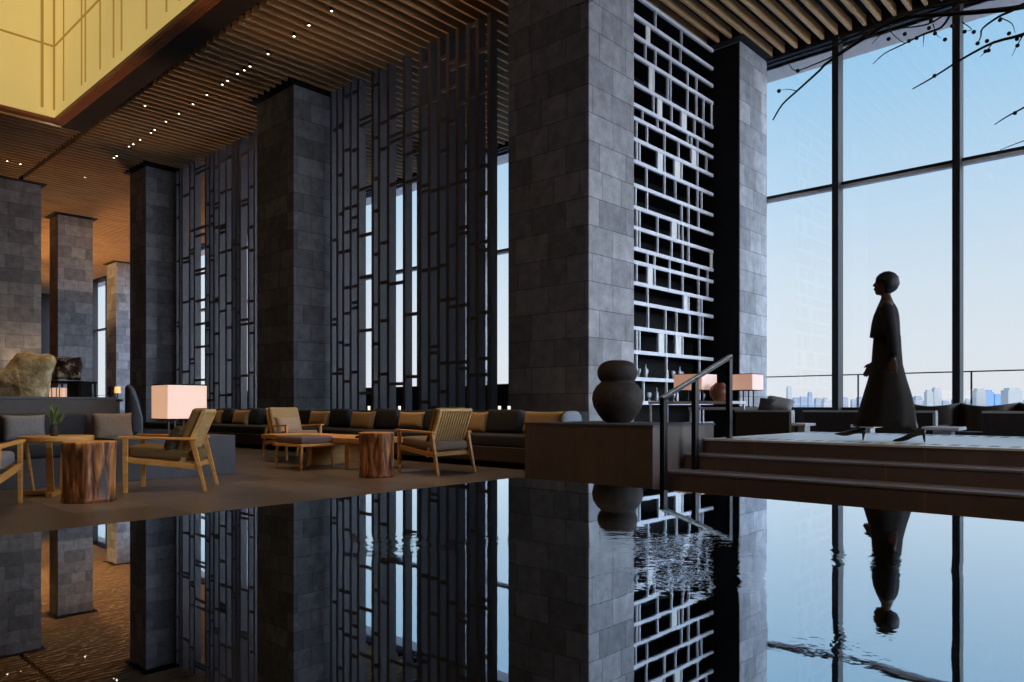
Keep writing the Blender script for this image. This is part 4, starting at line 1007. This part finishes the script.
def shoe(ank, pitch, yy):
    # a high heeled pump, local x toe-ward, origin under the heel
    rings = []
    for (x, zb, zt, hw) in [(-0.03, 0.075, 0.115, 0.018), (-0.01, 0.068, 0.135, 0.028), (0.03, 0.060, 0.115, 0.030), (0.08, 0.040, 0.095, 0.028), (0.13, 0.012, 0.075, 0.036), (0.17, 0.002, 0.052, 0.040), (0.205, 0.0, 0.035, 0.034), (0.235, 0.0, 0.022, 0.020), (0.258, 0.002, 0.010, 0.006)]:
        cz = (zb+zt)/2; rz_ = (zt-zb)/2
        rings.append([(x, hw*math.cos(2*PI*k/14), cz+rz_*math.sin(2*PI*k/14)) for k in range(14)])
    mb = MB(); mb.loft(rings)
    mb.bar((-0.012, 0, 0.075), (-0.02, 0, 0.0), 0.03, 0.03, 0.011, 0.011, (1, 0, 0))
    o = mb.build('shoe', M['shoe'], ps, True); o.location = (ank[0], yy, ank[1]); o.rotation_euler = (0, -pitch, 0); return o
shoe((L(860, 441)[0], 0.004), 0.20, -0.08)
shoe((L(921.5, 441)[0], 0.0), 0.0, 0.08)

# ---------------------------------------------------------------- bare branches reaching in from the right
trunk0 = onD(1150, 520, 3.0); trunk0.z = ZW
br = empty('bare_branch', (trunk0.x, trunk0.y, ZW), 0, 'bare dark branches with round buds reaching in below the ceiling from the upper right', 'branch')
def bp3(pts, d): return [onD(x, y, d+0.05*i)-Vector(br.location) for i, (x, y) in enumerate(pts)]
hub = onD(1110, -20, 3.0)-Vector(br.location)
mb = MB(); mb.tube([(0, 0, -0.02), (0.03, 0.03, 0.6), (hub*0.6)+Vector((0.05, 0, 0)), hub], [0.045, 0.04, 0.032, 0.024], 10); mb.build('main_stem', M['bark'], br, True)
BR = [([(1110,-20),(1060,18),(1024,33.7),(994.6,41),(962,58.6),(933,76),(912.5,89)], 0.009, 0.0),
      ([(1110,-20),(1060,-6),(1024,8),(985,10),(951,13.6),(915,17),(889,23.5),(865,38),(845,50),(825,64),(818.6,70),(796.7,92),(782,106),(773,120)], 0.013, 0.1),
      ([(889,23.5),(870,33),(848,46),(833,56),(812,66),(795,70.5),(788,62)], 0.006, 0.5),
      ([(951,13.6),(940,27),(924,35),(900.8,45.5),(885,54),(873,64)], 0.006, 0.3),
      ([(1024,4),(1012,10),(1000,17.6),(984,27.9),(980,37),(977.6,43.4)], 0.007, 0.1),
      ([(1110,-20),(1075,60),(1050,92),(1024,108.5),(1008,116),(994.6,124.6)], 0.007, 0.1),
      ([(1075,60),(1062,120),(1040,138),(1024,142),(1000,150)], 0.005, 0.2),
      ([(1060,-30),(1010,-4),(960,4),(905,14),(860,32),(830,48),(808,56)], 0.008, 0.2),
      ([(905,14),(880,26),(850,34),(820,52)], 0.004, 0.4), ([(960,4),(935,20),(915,26),(888,30),(872,44)], 0.005, 0.35),
      ([(889,23.5),(893,34),(905,42),(912,38)], 0.003, 0.4), ([(924,35),(923,47)], 0.0025, 0.4), ([(933,24),(938,34),(941,38)], 0.0025, 0.4),
      ([(1024,33.7),(1016,45),(1012,56)], 0.003, 0.1), ([(994.6,41),(985,50),(980,57)], 0.003, 0.2), ([(962,22),(972,30),(965,31)], 0.0025, 0.2),
      ([(1000,17.6),(1010,24),(1015,33)], 0.003, 0.2), ([(865,38),(875,22),(860,10)], 0.003, 0.4), ([(845,50),(858,40),(880,36)], 0.003, 0.4),
      ([(797,91),(788,90),(779,90.5)], 0.0025, 0.8), ([(845,8),(850,14),(862,22)], 0.003, 0.4), ([(600,-14),(588,-1),(578,4),(569,6)], 0.004, 0.5), ([(612,-12),(600,-4),(584,5)], 0.003, 0.5)]
for (pts, r0, dd) in BR:
    q = bp3(pts, 3.0+dd); n_ = len(q)
    for i in range(1, n_-1): q[i] += Vector((random.uniform(-1, 1), random.uniform(-1, 1), random.uniform(-1, 1)))*0.006
    if n_ > 2:
        qq = []
        for i in range(n_-1):
            a, b_, c_, d_ = q[max(i-1, 0)], q[i], q[i+1], q[min(i+2, n_-1)]
            for t in (0, 0.33, 0.66): qq.append(0.5*((2*b_)+(c_-a)*t+(2*a-5*b_+4*c_-d_)*t*t+(3*b_-a-3*c_+d_)*t**3))
        q = qq+[q[-1]]; n_ = len(q)
    MB().tube(q, [r0*(1-0.72*i/(n_-1)) for i in range(n_)], 7).build('twig', M['bark'], br, True)
for (x, y) in [(779,91),(797.8,70.8),(888.6,39),(904.8,34),(909,41),(916.7,38),(929,28),(935,33.5),(945,39.6),(916,22),(952,26),(964.6,31.6),(973.8,32),(977.6,43.4),(987,41),(1009,33.5),(1017,39),(1017.5,45.5),(988.6,50.5),(985.6,51.3),(934.6,75.8),(1015,113),(1021,35.5),(931,21),(1000,20)]:
    MB().ball(onD(x, y, 3.15)-Vector(br.location), 0.0085, 2).build('bud', M['bark'], br, True)

# ---------------------------------------------------------------- the city below
struct(MB().box(-9000, 6000, 60, 12000, -152, -150).build('ground', M['ground']))
rnd = random.Random(5)
def tower(x0, x1, top, dist, m, label, group=None, crown=True):
    a, b_ = onD(x0, top, dist), onD(x1, top, dist); c_ = (a+b_)/2; w_ = (b_-a).length; h_ = a.z+150
    o = empty('city_tower', (c_.x, c_.y, -150), math.atan2(RD.y, RD.x), label, 'building', group)
    tb = MB().box(-w_/2, w_/2, -w_*0.4, w_*0.4, 0, h_*0.97).build('tower_body', M[m], o)
    if crown: MB().box(-w_*0.36, w_*0.36, -w_*0.3, w_*0.3, h_*0.97, h_).build('roof_block', M[m], tb)
    return o
tower(925.5, 932, 390, 2400, 'cityw', 'cream tower, left half of the pale pair between the dress and the right mullion')
tower(932.5, 940, 387.5, 2450, 'cityw', 'taller cream tower, right half of the pale pair left of the right mullion')
tower(974, 984, 388.5, 2200, 'cityw', 'cream tower just right of the railing post near the right mullion')
tower(985, 992, 390, 2300, 'cityb', 'pale blue glass tower beside the cream one right of the right mullion')
tower(993, 1000, 394, 2350, 'cityb', 'shorter pale blue glass tower next to the taller blue one')
tower(1004.5, 1019, 388, 2100, 'cityw', 'broad cream tower near the right edge of the picture')
tower(787, 791.5, 386, 3200, 'cityw', 'slender pale spire tower left of the left mullion')
tower(808, 812, 392, 3100, 'cityg', 'slim grey tower midway between the column and the left mullion')
tower(822.5, 831, 400, 2500, 'cityw', 'low cream block touching the left mullion')
tower(914, 921, 396, 3000, 'city', 'pinkish low block just right of the dress')
GL = 'pale hazy block of the distant skyline low behind the sofas'
x = 768
while x < 1024:
    w_ = rnd.uniform(2.5, 7)
    tower(x, x+w_, rnd.uniform(396.5, 403), rnd.uniform(3300, 4500), rnd.choice(('city', 'cityg', 'cityw', 'city')), GL, 'blocks of the distant skyline', True)
    x += w_+rnd.uniform(0.3, 4)
